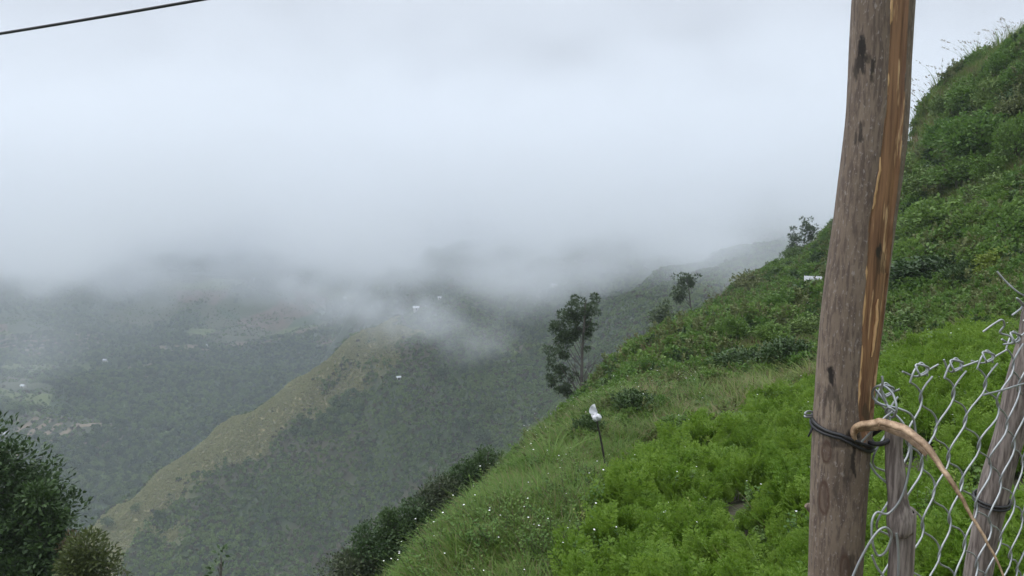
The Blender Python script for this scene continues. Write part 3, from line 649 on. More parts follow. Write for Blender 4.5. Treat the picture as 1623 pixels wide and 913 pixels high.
for a in [(1003, 660, 66, 42, 'dark', 'dark broad bush growing just right of the bare rock face'),
          (1048, 656, 50, 30, 'green', 'low green bush touching the dark broad bush by the rock'), (985, 690, 60, 26, 'mid', 'flat dull bush below the dark broad bush, behind plastic bag'),
          (1026, 602, 46, 34, 'bright', 'small bright green bush left of the red soil patch'),
          (1158, 548, 52, 46, 'green', 'rounded green bush on the ridge, midway between lone trees and wooden post'),
          (1240, 508, 70, 40, 'bright', 'bright green bush just below the metal roofed shelter'),
          (1280, 538, 60, 34, 'mid', 'low grey-green bush touching the left side of the wooden post'),
          (1180, 598, 90, 44, 'dark', 'flat dark bush in the hollow below the soil patch'),
          (1252, 590, 84, 52, 'dark', 'dark spreading bush beside the left edge of the post, above the carrots'),
          (1110, 560, 60, 30, 'mid', 'low dull green bush on the slope above the red soil patch'),
          (1470, 462, 130, 52, 'dark', 'long dark hedge-like thicket right of the post'),
          (1528, 462, 70, 46, 'dark', 'dark shrub ending the long thicket, next to yellow bush'),
          (1490, 396, 120, 74, 'green', 'big domed bush behind the long thicket'),
          (1545, 392, 80, 60, 'green', 'green bush leaning against the big domed bush'),
          (1606, 402, 78, 60, 'green', 'full leafy bush cut by the right edge of the photo, above yellow bush'),
          (1556, 410, 34, 44, 'bright', 'narrow upright light green bush in front of the domed bush'),
          (1586, 446, 74, 44, 'lime', 'yellow-green bush above the fence corner'),
          (1424, 474, 34, 36, 'bright', 'small light green bush hard against the right side of the post'),
          (1545, 262, 110, 78, 'green', 'large green bush high on the right hand hill'),
          (1612, 258, 60, 70, 'green', 'leafy bush high on the hill at the right edge'),
          (1470, 320, 70, 48, 'mid', 'grey-green bush on the hill close to the upper post'),
          (1590, 330, 80, 50, 'mid', 'dull green bush halfway up the right hill'),
          (1500, 190, 50, 40, 'mid', 'grey-green bush breaking the skyline of the right hill'),
          (1590, 130, 60, 45, 'green', 'green bush just under the top of the right hill'),
          (1448, 546, 86, 48, 'mid', 'ferny dark bush behind the top of the wire mesh'),
          (1380, 520, 60, 40, 'olive', 'olive bush half hidden by the middle of the post'),
          (1600, 490, 70, 38, 'olive', 'brownish dry bush above the leaning second fence post'),
          (930, 702, 50, 44, 'dark', 'dark bush at the foot of the tall tree, left of plastic bag'),
          (1080, 690, 70, 34, 'green', 'low leafy bush at the upper edge of the carrots'),
          (1262, 418, 46, 24, 'mid', 'scrubby bush under the pair of ridge trees'),
          (1190, 462, 60, 26, 'olive', 'olive scrub on the ridge right of the thin stake')]:
    bush(*a)
for px, py, wp, hp, kd in [(1440, 300, 60, 46, 'mid'), (1500, 245, 70, 50, 'green'), (1535, 180, 70, 44, 'bright'), (1575, 180, 60, 50, 'mid'), (1608, 195, 60, 44, 'olive'), (1520, 300, 80, 50, 'green'), (1570, 290, 66, 44, 'bright'), (1440, 400, 60, 44, 'mid'), (1620, 320, 60, 50, 'green'), (1555, 345, 60, 40, 'olive'),
                           (1215, 500, 46, 30, 'mid'), (1175, 520, 50, 30, 'bright'), (1120, 530, 44, 28, 'olive'), (1225, 548, 60, 36, 'green'), (1140, 610, 60, 34, 'mid'), (1075, 625, 50, 34, 'olive'), (1610, 150, 50, 44, 'green')]:
    o = bush(px, py, wp, hp, kd, 'leafy shrub mounding out of the tangled growth on the hillside'); o['group'] = 'shrubs scattered over the hillside'
GK = {'green': [grass_mesh('long_grass', M_grass, 90, 1.0, .16, .012, .75, 6) for _ in range(2)], 'rust': [grass_mesh('rust_grass', M_rust, 70, 1.0, .3, .010, .4, 5, True) for _ in range(2)],
      'plume': [grass_mesh('plume_grass', M_grass_mid, 36, 1.0, .22, .012, .45, 5, True) for _ in range(3)]}
def clump(px, py, wpx, hpx, kind, label, group=None):
    P = hit(px, py); q = mpx(P); s = (wpx * q / 1.5, wpx * q / 1.5, hpx * q / .8)
    o = link('grass_clump', GK[kind][int(rng.integers(2))], None, s, rng.uniform(0, 6.28)); o.location = P - [0, 0, .03]; return tag(o, label, 'grass clump', group)
for a in [(872, 752, 120, 74, 'green', 'long arching grass clump on the slope edge left of the marker stick'),
          (838, 764, 80, 60, 'green', 'arching grass clump outermost on the slope edge'),
          (1226, 632, 92, 36, 'green', 'broad pale green grass clump left of the post, above the carrots'),
          (1105, 646, 70, 50, 'green', 'tall thin grass below the red soil patch'),
          (1034, 572, 64, 34, 'rust', 'reddish dry grass clump on the ridge edge below the round tree'),
          (1004, 588, 50, 30, 'rust', 'reddish dry grass clump lowest on the ridge edge'),
          (1148, 486, 56, 26, 'rust', 'brown dry grass clump by the thin grey stake')]:
    clump(*a)
for px, py in [(1452, 232), (1466, 206), (1476, 180), (1486, 158), (1496, 146), (1508, 138), (1535, 122), (1560, 104), (1584, 88), (1606, 66), (1618, 56), (1460, 220), (1481, 168), (1442, 252), (1456, 226), (1470, 196), (1490, 152), (1502, 140), (1546, 114), (1572, 96), (1596, 78)]:
    # ridge grasses: stand them on the crest that the sight line grazes
    a_, b_, c_ = ray(px, py); r = np.linspace(55, 130, 400); k = int(np.argmax(near_z(a_ * r, b_ * r) / r)); P = np.array([a_ * r[k], b_ * r[k], float(near_z(a_ * r[k], b_ * r[k]))])
    s = rng.uniform(1.7, 3.0); o = link('ridge_grass', GK['plume'][int(rng.integers(3))], None, (s, s, s), rng.uniform(0, 6.28)); o.location = P
    tag(o, 'tall feathery grass standing against the cloud on the right hilltop', 'grass clump', 'tall grasses along the hilltop')
FM = [fern_mesh('fern_fronds', M_fern, 9, 1.0) for _ in range(2)]
for px, py, s, lab in [(1185, 690, .75, 'pale fern spreading at the top edge of the carrots'), (1130, 655, .7, 'pale fern beside the thin tall grass'), (1505, 560, .9, 'fern behind the twisted top of the wire mesh'), (1415, 330, 1.6, 'fern on the hill just right of the upper post'), (1455, 300, 1.7, 'pale bracken on the hillside above the domed bush')]:
    P = hit(px, py); o = link('fern', FM[int(rng.integers(2))], None, (s, s, s), rng.uniform(0, 6.28)); o.location = P; tag(o, lab, 'fern')

def branchy(mb, p0, p1, r0, r1, wob=.06, n=7, ns=6):
    p0 = np.asarray(p0, float); p1 = np.asarray(p1, float); d = p1 - p0; L = np.linalg.norm(d)
    mid = (p0 + p1) / 2 + rng.normal(size=3) * L * wob; tube(mb, smooth_path([p0, mid, p1], n), np.linspace(r0, r1, n), ns)
def tree(name, label, cat, trunk_px, r, r0, clumps, leaf=(.16, .06), mat=None, per=90, bare=(), group=None, dome=.7):
    """A tree measured off the photograph: trunk and foliage sprays at true distance r, spread in depth as well."""
    T = np.array([at(x, y, r) for x, y in trunk_px]); fx, fy = T[0][0], T[0][1]; base = np.array([fx, fy, float(near_z(np.array(fx), np.array(fy))) - .2]); T = np.concatenate([[base], T])
    o = empty(name, base, label, cat, group); q = mpx(T[-1]); mb = MB(); pth = smooth_path(T - base, 24); tube(mb, pth, np.linspace(r0, r0 * .22, 24), 10)
    lm = MB(); h = pth[-1][2]
    for i, (x, y, rp) in enumerate(clumps):
        C = np.array(at(x, y, r + rng.uniform(-1, 1) * rp * q * 1.3)) - base; k = int(np.clip(np.searchsorted(pth[:, 2], C[2] - abs(C[0] - pth[-1][0]) * .9 - .1 * h), 3, 22))
        branchy(mb, pth[k], C, r0 * .30 * (1 - k / 30), r0 * .07)
        for j in range(5):
            c2 = C + rng.normal(size=3) * rp * q * .62; clump_leaves(lm, c2, rp * q * rng.uniform(.36, .62), per // 4, leaf[0], leaf[1], 0, .1, dome)
    for x, y in bare:
        C = np.array(at(x, y, r + rng.uniform(-.8, .8))) - base; k = int(np.clip(np.searchsorted(pth[:, 2], C[2] - .22 * h), 2, 20)); branchy(mb, pth[k], C, r0 * .22, r0 * .05)
        for j in range(3): branchy(mb, pth[k] + (C - pth[k]) * rng.uniform(.4, .8), C + rng.normal(size=3) * .35, r0 * .08, r0 * .03, n=4, ns=4)
    mb.obj('trunk', m_bark, o); lm.obj('crown', mat or M_euc, o); return o
tree('tall_tree', 'tall slender tree with foliage on its left side, on the ridge', 'tree', [(921, 640), (922, 600), (923, 555), (926, 510), (928, 476)], 50, .16,
     [(930, 474, 12), (918, 484, 14), (940, 490, 14), (905, 494, 13), (926, 498, 14), (895, 508, 14), (912, 512, 10), (886, 524, 14), (900, 524, 12), (884, 542, 14), (898, 542, 12), (880, 562, 13), (894, 560, 10), (877, 582, 11), (888, 590, 9), (874, 602, 9), (893, 606, 12), (902, 614, 12), (888, 618, 9), (932, 536, 10), (936, 508, 10), (920, 530, 8), (908, 536, 8)],
     (.21, .075), M_euc, 330, [(905, 570), (900, 585), (912, 560), (935, 575), (942, 560), (950, 565), (930, 590), (908, 600), (938, 590), (946, 580)])
tree('small_tree', 'small lopsided tree on the ridge, leaves drooping to its left', 'tree', [(1097, 498), (1094, 480), (1092, 460), (1088, 442)], 88, .13,
     [(1085, 441, 9), (1094, 444, 8), (1077, 450, 9), (1089, 452, 8), (1073, 462, 8), (1080, 462, 7), (1071, 472, 6), (1078, 472, 6), (1097, 452, 5)], (.34, .14), M_euc, 130, [(1086, 470), (1083, 478)])
tree('small_tree', 'round dark small tree just left of the lopsided one', 'tree', [(1047, 540), (1047, 520), (1047, 495)], 72, .12,
     [(1047, 490, 9), (1040, 498, 9), (1054, 498, 9), (1036, 510, 9), (1048, 507, 9), (1058, 508, 8), (1040, 520, 9), (1053, 520, 9), (1034, 528, 7), (1060, 520, 6)], (.3, .13), M_euc, 130, [(1038, 530), (1056, 530)])
tree('ridge_tree', 'taller of two spindly trees against the cloud', 'tree', [(1271, 412), (1274, 390), (1279, 360)], 128, .15,
     [(1281, 353, 8), (1286, 358, 8), (1276, 360, 7), (1285, 368, 7), (1278, 371, 7), (1284, 378, 5)], (.42, .18), M_euc, 110, [(1280, 390)], 'pair of ridge trees')
tree('ridge_tree', 'shorter of two spindly trees against the cloud', 'tree', [(1264, 414), (1263, 395), (1262, 374)], 126, .13,
     [(1263, 372, 8), (1257, 380, 7), (1267, 380, 7), (1256, 390, 7), (1264, 392, 7), (1255, 400, 7), (1262, 403, 6)], (.42, .18), M_euc, 110, (), 'pair of ridge trees')
tree('dead_shrub', 'small leaning snag with few leaves on the misty ridge', 'dead shrub', [(1170, 458), (1167, 446), (1164, 438)], 98, .09, [(1163, 437, 4), (1170, 444, 5), (1174, 449, 4)], (.3, .12), M_olive, 40, [(1178, 446)])

def leafy_tree(name, label, cat, top_px, r, wpx, hpx, mat, leaf, n_cl, per, bark=.16, taper=.75, group=None, flat=.85):
    """A full crown reaching hpx below its top; trunk to the ground."""
    top = np.array(at(*top_px, r)); q = mpx(top); H = hpx * q; Wd = wpx * q; g = float(near_z(np.array(top[0]), np.array(top[1]))) - .3
    o = empty(name, (top[0], top[1], g), label, cat, group); ht = top[2] - g; base = max(ht - H, .1 * ht); mb = MB(); lm = MB()
    pth = smooth_path([[0, 0, 0], [.02 * ht, .015 * ht, ht * .35], [-.01 * ht, .0, ht * .7], [0, 0, ht * .97]], 16); tube(mb, pth, np.linspace(bark, .02, 16), 9)
    for i in range(n_cl):
        f = rng.uniform(0, 1) ** .8; z = ht - f * (ht - base); rad = Wd * .5 * (f ** taper) * (1 + .22 * math.sin(5 * f + i)) * rng.uniform(.45, 1.05); a = rng.uniform(0, 6.283)
        C = np.array([math.cos(a) * rad, math.sin(a) * rad, z - .05 * H]); k = int(np.clip(np.searchsorted(pth[:, 2], C[2] - rad * .5), 1, 14)); branchy(mb, pth[k], C, bark * .3 * (1 - k / 18), .008, n=5, ns=5)
        clump_leaves(lm, C, Wd * rng.uniform(.07, .13) + .12, per, leaf[0], leaf[1], 0, .3, flat)
    mb.obj('trunk', m_bark, o); lm.obj('crown', mat, o); return o
leafy_tree('broadleaf_tree', 'big dark leafy tree filling the lower left corner', 'tree', (-22, 672), 24, 310, 420, M_dark, (.17, .08), 230, 130, .22, .62)
leafy_tree('broadleaf_tree', 'dark leafy tree, shorter one beside the big corner tree', 'tree', (58, 762), 22.5, 140, 330, M_dark, (.16, .08), 130, 120, .16, .6)
leafy_tree('young_tree', 'yellowish green tree top at the bottom edge, right of the dark tree', 'tree', (136, 850), 19, 150, 190, leaf_mat('moss_leaf', (.045, .065, .018), (.10, .12, .035), .3), (.12, .05), 90, 120, .1, .62)
leafy_tree('young_tree', 'brownish twiggy tree top between the dark tree and yellowish one', 'tree', (112, 838), 21, 60, 150, leaf_mat('bronze_leaf', (.05, .04, .02), (.09, .07, .03), .2), (.1, .035), 30, 70, .07, .6)
leafy_tree('sapling', 'thin lone sapling tip with few leaves at the bottom edge', 'sapling', (349, 876), 14, 30, 60, M_dark, (.11, .06), 9, 6, .014, .7)
for px, py, r, wp, hp, lab in [(783, 722, 20.5, 74, 90, 'spiky dark bush highest on the outer slope edge'), (748, 742, 20, 70, 90, 'dark bush second from the top of the row on the slope edge'), (706, 768, 19.5, 90, 110, 'pale tipped dark bush in the middle of the row on slope edge'),
                               (664, 800, 19, 80, 110, 'dense dark bush below the pale tipped one on the slope edge'), (628, 816, 18.5, 46, 110, 'narrow tall dark bush poking up from the row'), (598, 842, 18, 84, 110, 'broad dark bush near the lower end of the row'), (566, 886, 17.5, 90, 90, 'lowest dark bush of the row, cut by the bottom edge')]:
    leafy_tree('dark_shrub', lab, 'shrub', (px - 9, py - 9), r, wp * 1.3, hp, M_dark if wp != 90 else leaf_mat('pale_tipped_leaf', (.03, .05, .02), (.085, .1, .05), .2), (.085, .042), 90, 85, .05, .42, 'dark bushes along the outer slope edge', .7)

# single trees that stand out on the spur
CR = [crown_mesh('tree_crown', m, h, w_, 900, .6, .42, 14) for m, h, w_ in ((M_hilll, 7, 9), (M_hill, 9, 8), (M_hill, 7, 9), (M_hillg, 8, 7))]
tkb = MB(); tube(tkb, smooth_path([[0, 0, -.5], [.1, 0, 1.5], [0, .1, 4.5]], 8), np.linspace(.22, .09, 8), 7); TK = tkb.mesh('tree_trunk', m_bark)
for px, py, k, s, lab in [(777, 650, 0, 1.0, 'pale rounded tree on the dark wooded face of the spur'), (735, 690, 1, 1.1, 'dark tree in the shaded gully below the pale rounded tree'), (765, 705, 2, 1.2, 'wide dark tree lowest in the gully'), (700, 600, 2, .9, 'dark tree on the upper face under the drifting mist'),
                          (735, 595, 1, .9, 'dark upright tree beside the mist at the head of the gully'), (640, 690, 3, .8, 'green tree in the middle of the spur face'), (250, 828, 1, .8, 'dark tree at the foot of the spur, near the valley wood'), (170, 838, 2, .9, 'spreading dark tree at the spur foot beside the corner tree'), (295, 868, 3, .7, 'small green tree low on the spur'), (215, 812, 0, .7, 'pale tree where the grassy crest meets the valley')]:
    P = hit(px, py, mid_z, 200, 900); o = empty('hill_tree', P, lab, 'tree'); rz = rng.uniform(0, 6.28); link('trunk', TK, o, (s, s, s), rz); link('crown', CR[k], o, (s, s, s), rz)

# ------------------------------------------------------------------ far houses and the small shelter
m_wall, nt_, bs = newmat('pale_plaster'); bs.inputs['Base Color'].default_value = (.62, .6, .55, 1)
m_tin, nt_, bs = newmat('bare_tin_sheet'); nt_.links.new(mixc(nt_, noise(nt_, 1.5), (.20, .21, .22), (.34, .35, .36)), bs.inputs['Base Color']); bs.inputs['Roughness'].default_value = .75; bs.inputs['Specular IOR Level'].default_value = .2
m_hroof, nt_, bs = newmat('white_roof_sheet'); bs.inputs['Base Color'].default_value = (.6, .61, .63, 1); bs.inputs['Roughness'].default_value = .6
m_door, nt_, bs = newmat('dark_opening'); bs.inputs['Base Color'].default_value = (.05, .045, .04, 1)
def boxv(mb, lo, hi, mi=0):
    x0, y0, z0 = lo; x1, y1, z1 = hi; mb.add([(x0, y0, z0), (x1, y0, z0), (x1, y1, z0), (x0, y1, z0), (x0, y0, z1), (x1, y0, z1), (x1, y1, z1), (x0, y1, z1)], [(0, 3, 2, 1), (4, 5, 6, 7), (0, 1, 5, 4), (1, 2, 6, 5), (2, 3, 7, 6), (3, 0, 4, 7)], mi)
def house(P, wd, dp, h, rz, label):
    wd *= .8; dp *= .8; h *= .85
    o = empty('house', P, label, 'house', 'small houses across the valley'); o.rotation_euler = (0, 0, rz); a, b = wd / 2, dp / 2
    m = MB(); boxv(m, (-a, -b, -1.5), (a, b, h)); m.add([(-a, -b, h), (-a, b, h), (-a, 0, h + dp * .3)], [(0, 1, 2)]); m.add([(a, -b, h), (a, 0, h + dp * .3), (a, b, h)], [(0, 1, 2)]); m.obj('wall', m_wall, o, False)
    m = MB(); e = .5; t = .12
    for sg in (-1, 1):
        y1, z1 = sg * (b + e), h - e * .6
        V = [(-a - e, 0, h + dp * .3 + .03), (a + e, 0, h + dp * .3 + .03), (a + e, y1, z1 + .03), (-a - e, y1, z1 + .03)]; m.add(V + [(x, y, z + t) for x, y, z in V], [(0, 1, 2, 3), (7, 6, 5, 4), (0, 4, 5, 1), (1, 5, 6, 2), (2, 6, 7, 3), (3, 7, 4, 0)])
    m.obj('roof', m_hroof, o, False)
    m = MB(); boxv(m, (-.5, -b - .06, 0), (.5, -b + .02, 2.0)); m.obj('door', m_door, o, False)
for px, py, zf, r0, wd, lab in [(37, 614, far_z, 560, 6, 'white roofed house nearest the left edge of the valley'), (167, 573, far_z, 560, 6.5, 'bright roofed house above the curved brown terraces'), (326, 549, far_z, 560, 9, 'long pale house beside the track across the valley'),
                                (547, 473, far_z, 900, 8, 'faint house at the cloud edge behind the spur crest'), (9, 690, far_z, 560, 5, 'small pale house low in the valley above corner tree'), (660, 492, mid_z, 200, 5.5, 'white house on the shoulder of the spur within the mist'),
                                (697, 474, mid_z, 200, 5, 'white house above the other, just under the cloud'), (632, 603, mid_z, 200, 2.0, 'tiny white hut on the wooded face of the spur'), (878, 455, mid_z, 200, 5, 'faint house under the cloud behind the tall tree')]:
    house(hit(px, py, zf, r0, 2600), wd, wd * .7, 2.4, rng.uniform(-.5, .5), lab)
P = SHELTER; hh = 1.75
sh = empty('shelter', P, 'small open shelter with a flat pale tin roof beside the post', 'shelter'); sh.rotation_euler = (0, 0, -.35); sh.scale = (.74, .74, .74)
m = MB(); xs = np.linspace(-1.35, 1.35, 69)
for sgn, dz in ((1, .0), (-1, -.02)):
    V = np.concatenate([[(x, -1.3, hh - .10 + .025 * math.sin(x * 42) + dz) for x in xs], [(x, 1.3, hh + .16 + .025 * math.sin(x * 42) + dz) for x in xs]]); F = [(i, i + 1, 69 + i + 1, 69 + i)[::sgn] for i in range(68)]; m.add(V, F)
m.obj('roof', m_tin, sh)
m = MB(); boxv(m, (-1.25, -.5, hh - .06), (1.25, -.42, hh - .03)); boxv(m, (-1.25, .6, hh + .03), (1.25, .68, hh + .06)); m.obj('rafter', m_bark, sh, False)
for x, y in ((-1.2, -1.1), (1.2, -1.1), (-1.2, 1.1), (1.2, 1.1)):
    m = MB(); tube(m, [(x, y, -.4), (x + .03, y, hh * .5), (x, y, hh - .06 + .1 * (y / 1.1))], .06, 8); m.obj('leg', m_bark, sh)
P = hit(1121, 488); m = MB(); q = mpx(P); tube(m, smooth_path([[0, 0, -.3], [.02, 0, 12 * q], [-.03, 0, 26 * q]], 8), np.linspace(.05, .035, 8), 7)
o = m.obj('stake', m_bark); o.location = P; tag(o, 'thin grey upright stake on the ridge right of the lopsided tree', 'stake')
m_rock, nt_, bs = newmat('weathered_rock'); nt_.links.new(mixc(nt_, noise(nt_, 3.0, 6, .7), (.07, .062, .055), (.19, .175, .155)), bs.inputs['Base Color']); bs.inputs['Roughness'].default_value = .9

# ------------------------------------------------------------------ the foreground: post, strap, stake, bark strip, wire mesh, second post
m_pbark, nt_, bs = newmat('eucalyptus_post_bark')
tcn = N(nt_, 'TexCoord'); mp = N(nt_, 'Mapping'); mp.inputs['Scale'].default_value = (1, 1, .16); nt_.links.new(tcn.outputs['Object'], mp.inputs[0])
mp2 = N(nt_, 'Mapping'); mp2.inputs['Scale'].default_value = (1, 1, .45); nt_.links.new(tcn.outputs['Object'], mp2.inputs[0])
gr = noise(nt_, 170, 5, .65, vec=mp.outputs[0]); sp_ = noise(nt_, 260, 3, .6, vec=mp2.outputs[0]); bl = noise(nt_, 11, 4, .55, vec=mp2.outputs[0])
c = mixc(nt_, rng_(nt_, bl, .3, .7), (.132, .098, .072), (.215, .167, .126))
c = mixc(nt_, rng_(nt_, gr, .44, .62, 0, .8), c, (.075, .055, .046))
c = mixc(nt_, rng_(nt_, sp_, .58, .68, 0, .65), c, (.27, .235, .215))
c = mixc(nt_, attr(nt_, 'stain'), c, (.018, .014, .012)); c = mixc(nt_, attr(nt_, 'scar'), c, (.075, .045, .032))
nt_.links.new(c, bs.inputs['Base Color']); bs.inputs['Roughness'].default_value = .78; bs.inputs['Specular IOR Level'].default_value = .3
b = N(nt_, 'Bump'); b.inputs['Strength'].default_value = .55; b.inputs['Distance'].default_value = .002; nt_.links.new(math_(nt_, 'ADD', gr, math_(nt_, 'MULTIPLY', sp_, .6)), b.inputs['Height']); nt_.links.new(b.outputs[0], bs.inputs['Normal'])
m_wood, nt_, bs = newmat('torn_orange_wood')
tcn = N(nt_, 'TexCoord'); mp = N(nt_, 'Mapping'); mp.inputs['Scale'].default_value = (1, 1, .035); nt_.links.new(tcn.outputs['Object'], mp.inputs[0])
mp2 = N(nt_, 'Mapping'); mp2.inputs['Scale'].default_value = (1, 1, .09); nt_.links.new(tcn.outputs['Object'], mp2.inputs[0])
g1 = noise(nt_, 190, 4, .6, vec=mp.outputs[0]); g2 = noise(nt_, 105, 4, .55, vec=mp2.outputs[0])
c = mixc(nt_, rng_(nt_, g1, .35, .65), (.12, .058, .03), (.24, .125, .062)); c = mixc(nt_, rng_(nt_, g1, .3, .4, .8, 0), c, (.06, .028, .014))
c = mixc(nt_, rng_(nt_, g2, .59, .66), c, (.50, .32, .17)); c = mixc(nt_, attr(nt_, 'stain'), c, (.02, .014, .01))
nt_.links.new(c, bs.inputs['Base Color']); bs.inputs['Roughness'].default_value = .6
b = N(nt_, 'Bump'); b.inputs['Strength'].default_value = .7; b.inputs['Distance'].default_value = .003; nt_.links.new(math_(nt_, 'ADD', g1, math_(nt_, 'MULTIPLY', rng_(nt_, g2, .62, .67), .8)), b.inputs['Height']); nt_.links.new(b.outputs[0], bs.inputs['Normal'])

OUT = [(0, 1353, 1446), (50, 1350.5, 1443), (100, 1348, 1439.5), (180, 1344.5, 1437), (260, 1335.5, 1429), (340, 1325, 1417), (430, 1312, 1405), (520, 1302, 1394), (600, 1296, 1384), (680, 1290, 1379), (760, 1287, 1373), (850, 1285, 1367), (913, 1284, 1364)]
RP = 1.42
rows = []
for y, xl, xr in OUT:
    P = np.array(at((xl + xr) / 2, y, RP)); f = P[1] * CP - P[2] * SP; rows.append((*P, (xr - xl) / 2 / FPX * f))
rows = np.array(rows); up = rows[0] + (rows[0] - rows[2]) * 2.2; up2 = rows[0] + np.array([.03, .01, .62, -.004]); dn = rows[-1] + np.array([-.012, 0, -.5, .002]); dn2 = rows[-1] + np.array([-.02, 0, -1.3, .004])
RW = np.array([dn2, dn, *rows[::-1], up2])
zz = np.concatenate([np.linspace(RW[0, 2], -.75, 120)[:-1], np.linspace(-.75, .42, 620)[:-1], np.linspace(.42, RW[-1, 2], 60)])
zf_ = np.linspace(RW[0, 2], RW[-1, 2], 1500); ker = np.exp(-np.linspace(-2.2, 2.2, 75) ** 2); ker /= ker.sum()
def sm_(v): return np.convolve(np.pad(v, 37, mode='reflect', reflect_type='odd'), ker, 'valid')
cx, cyy, cr = (np.interp(zz, zf_, sm_(np.interp(zf_, RW[:, 2], RW[:, i]))) for i in (0, 1, 3))
nph = 168; ph = np.linspace(-math.pi, math.pi, nph, endpoint=False)
tw = np.array([-math.sin(math.atan2(.62, 1.28)), -math.cos(math.atan2(.62, 1.28))]); rt = np.array([-tw[1], tw[0]])
ZZ, PHI = np.meshgrid(zz, ph, indexing='ij')
rad = cr[:, None] * (1 + .012 * (fbm(PHI * 2 + 20, ZZ * 3 + 50, 201, 3) - .5)) + .0016 * (fbm(PHI * 5 + 40, ZZ * 9 + 50, 207, 3) - .5)
# torn band: limits in sin(angle) by height (photo rows)
pyz = [float(project(r[:3])[1]) for r in rows]; zrow = rows[:, 2]
zb = np.interp([-300, 0, 180, 340, 430, 520, 600, 640, 668, 690], pyz, zrow, left=.9); zb[0] = 1.0
lo = [.12, .2, .27, .17, .26, .34, .43, .50, .58, .70]; hi = [.78, .8, .8, .90, .965, .99, .99, .99, .95, .75]
jit = .17 * (fbm(zz * 14 + 30, zz * 0 + 3.3, 211, 6) - .5)
Lo = np.interp(zz, zb[::-1], lo[::-1]) + jit; Hi = np.minimum(np.interp(zz, zb[::-1], hi[::-1]) + .5 * jit, .992)
sn = np.sin(PHI); fr = np.cos(PHI) > -.12
hi_phi = np.arcsin(Hi)[:, None]; lo_phi = np.arcsin(Lo)[:, None]
dd = np.minimum(PHI - lo_phi, hi_phi - PHI); band = (dd > 0) & (zz[:, None] > zb[-1])
rad = rad - .0045 * sstep(0, .09, dd) * (zz[:, None] > zb[-1])
X = cx[:, None] + rad * (np.sin(PHI) * rt[0] + np.cos(PHI) * tw[0]); Y = cyy[:, None] + rad * (np.sin(PHI) * rt[1] + np.cos(PHI) * tw[1]); Z = ZZ
PX, PY = project(np.stack([X, Y, Z], -1)); front = np.cos(PHI) > -.1
def spot(x, y, rx, ry, k=1.0, j=1.3):
    d = np.hypot((PX - x) / rx, (PY - y) / ry) + j * (fbm(PX / 4, PY / 13, int(x), 4) - .5); return np.where(front, k * (1 - sstep(.62, .98, d)), 0)
st = np.zeros(X.shape)
for a in [(1367, 78, 8, 24, 1), (1366, 100, 9, 18, .9), (1383, 108, 5, 24, .9), (1357, 112, 5, 26, .75), (1376, 92, 9, 10, .6), (1364, 212, 4, 20, .8), (1356, 222, 3, 12, .6), (1369, 196, 3, 10, .5), (1318, 598, 8, 20, 1), (1316, 625, 12, 26, .55), (1328, 640, 6, 24, .6), (1352, 728, 6, 32, .9), (1345, 745, 10, 40, .45), (1350, 690, 14, 10, .9), (1378, 775, 3, 8, .5), (1393, 398, 6, 13, 1), (1396, 415, 9, 22, .5), (1349, 900, 9, 24, .6), (1326, 770, 4, 30, .35), (1372, 655, 9, 18, .6), (1332, 704, 34, 7, .55), (1322, 690, 10, 22, .4)]:
    st = np.maximum(st, spot(*a))
sc_ = np.zeros(X.shape)
for x, y, rx, ry in [(1310, 716, 7.5, 18), (1306, 790, 8.5, 27), (1339, 905, 8, 26)]:
    d = np.hypot((PX - x) / rx, (PY - y) / ry) + .25 * (fbm(PX / 6, PY / 9, 3, 3) - .5); sc_ = np.maximum(sc_, np.where(front, np.exp(-((d - .95) / .16) ** 2) * .9 + .45 * (d < .9), 0))
base = np.array([cx[0], cyy[0], float(RW[0, 2])]); post = empty('wooden_post', base, 'tall grey-brown bent wooden post with a torn orange strip down its right side', 'post')
def post_piece(name, sel, mat):
    i = np.arange(X.size).reshape(X.shape); q = np.stack([i[:-1], i[1:], np.roll(i, -1, 1)[1:], np.roll(i, -1, 1)[:-1]], -1)[sel]
    q = q[:, ::-1]; used, inv = np.unique(q.ravel(), return_inverse=True); m = MB(); m.add(np.stack([X, Y, Z], -1).reshape(-1, 3)[used] - base, inv.reshape(-1, 4)); o = m.obj(name, mat, post)
    for k, v in (('stain', st), ('scar', sc_)):
        a = o.data.attributes.new(k, 'FLOAT', 'POINT'); a.data.foreach_set('value', v.ravel()[used].astype(np.float32))
    return o
bsel = band[:-1]; pk = post_piece('bark', ~bsel, m_pbark); pw_ = post_piece('torn_wood', bsel, m_wood); pw_['label'] = 'bare orange torn wood with pale splinter streaks'
m = MB(); m.add([(cx[-1] + cr[-1] * math.cos(t) - base[0], cyy[-1] + cr[-1] * math.sin(t) - base[1], zz[-1] - base[2] + .004) for t in np.linspace(0, 6.283, 40, endpoint=False)], [tuple(range(40))]); m.obj('end_grain', m_wood, post, False)
nb = np.array(at(1284, 806, RP)) - base; m = MB(); tube(m, [nb + [.012, .004, 0], nb + [0, 0, .002], nb + [-.008, 0, .006]], [.012, .009, .004], 8); m.obj('twig_stub', m_pbark, post)
m_splint, nt_, bs = newmat('pale_splinter'); nt_.links.new(mixc(nt_, noise(nt_, 60, 3), (.42, .235, .10), (.62, .40, .21)), bs.inputs['Base Color']); bs.inputs['Roughness'].default_value = .6
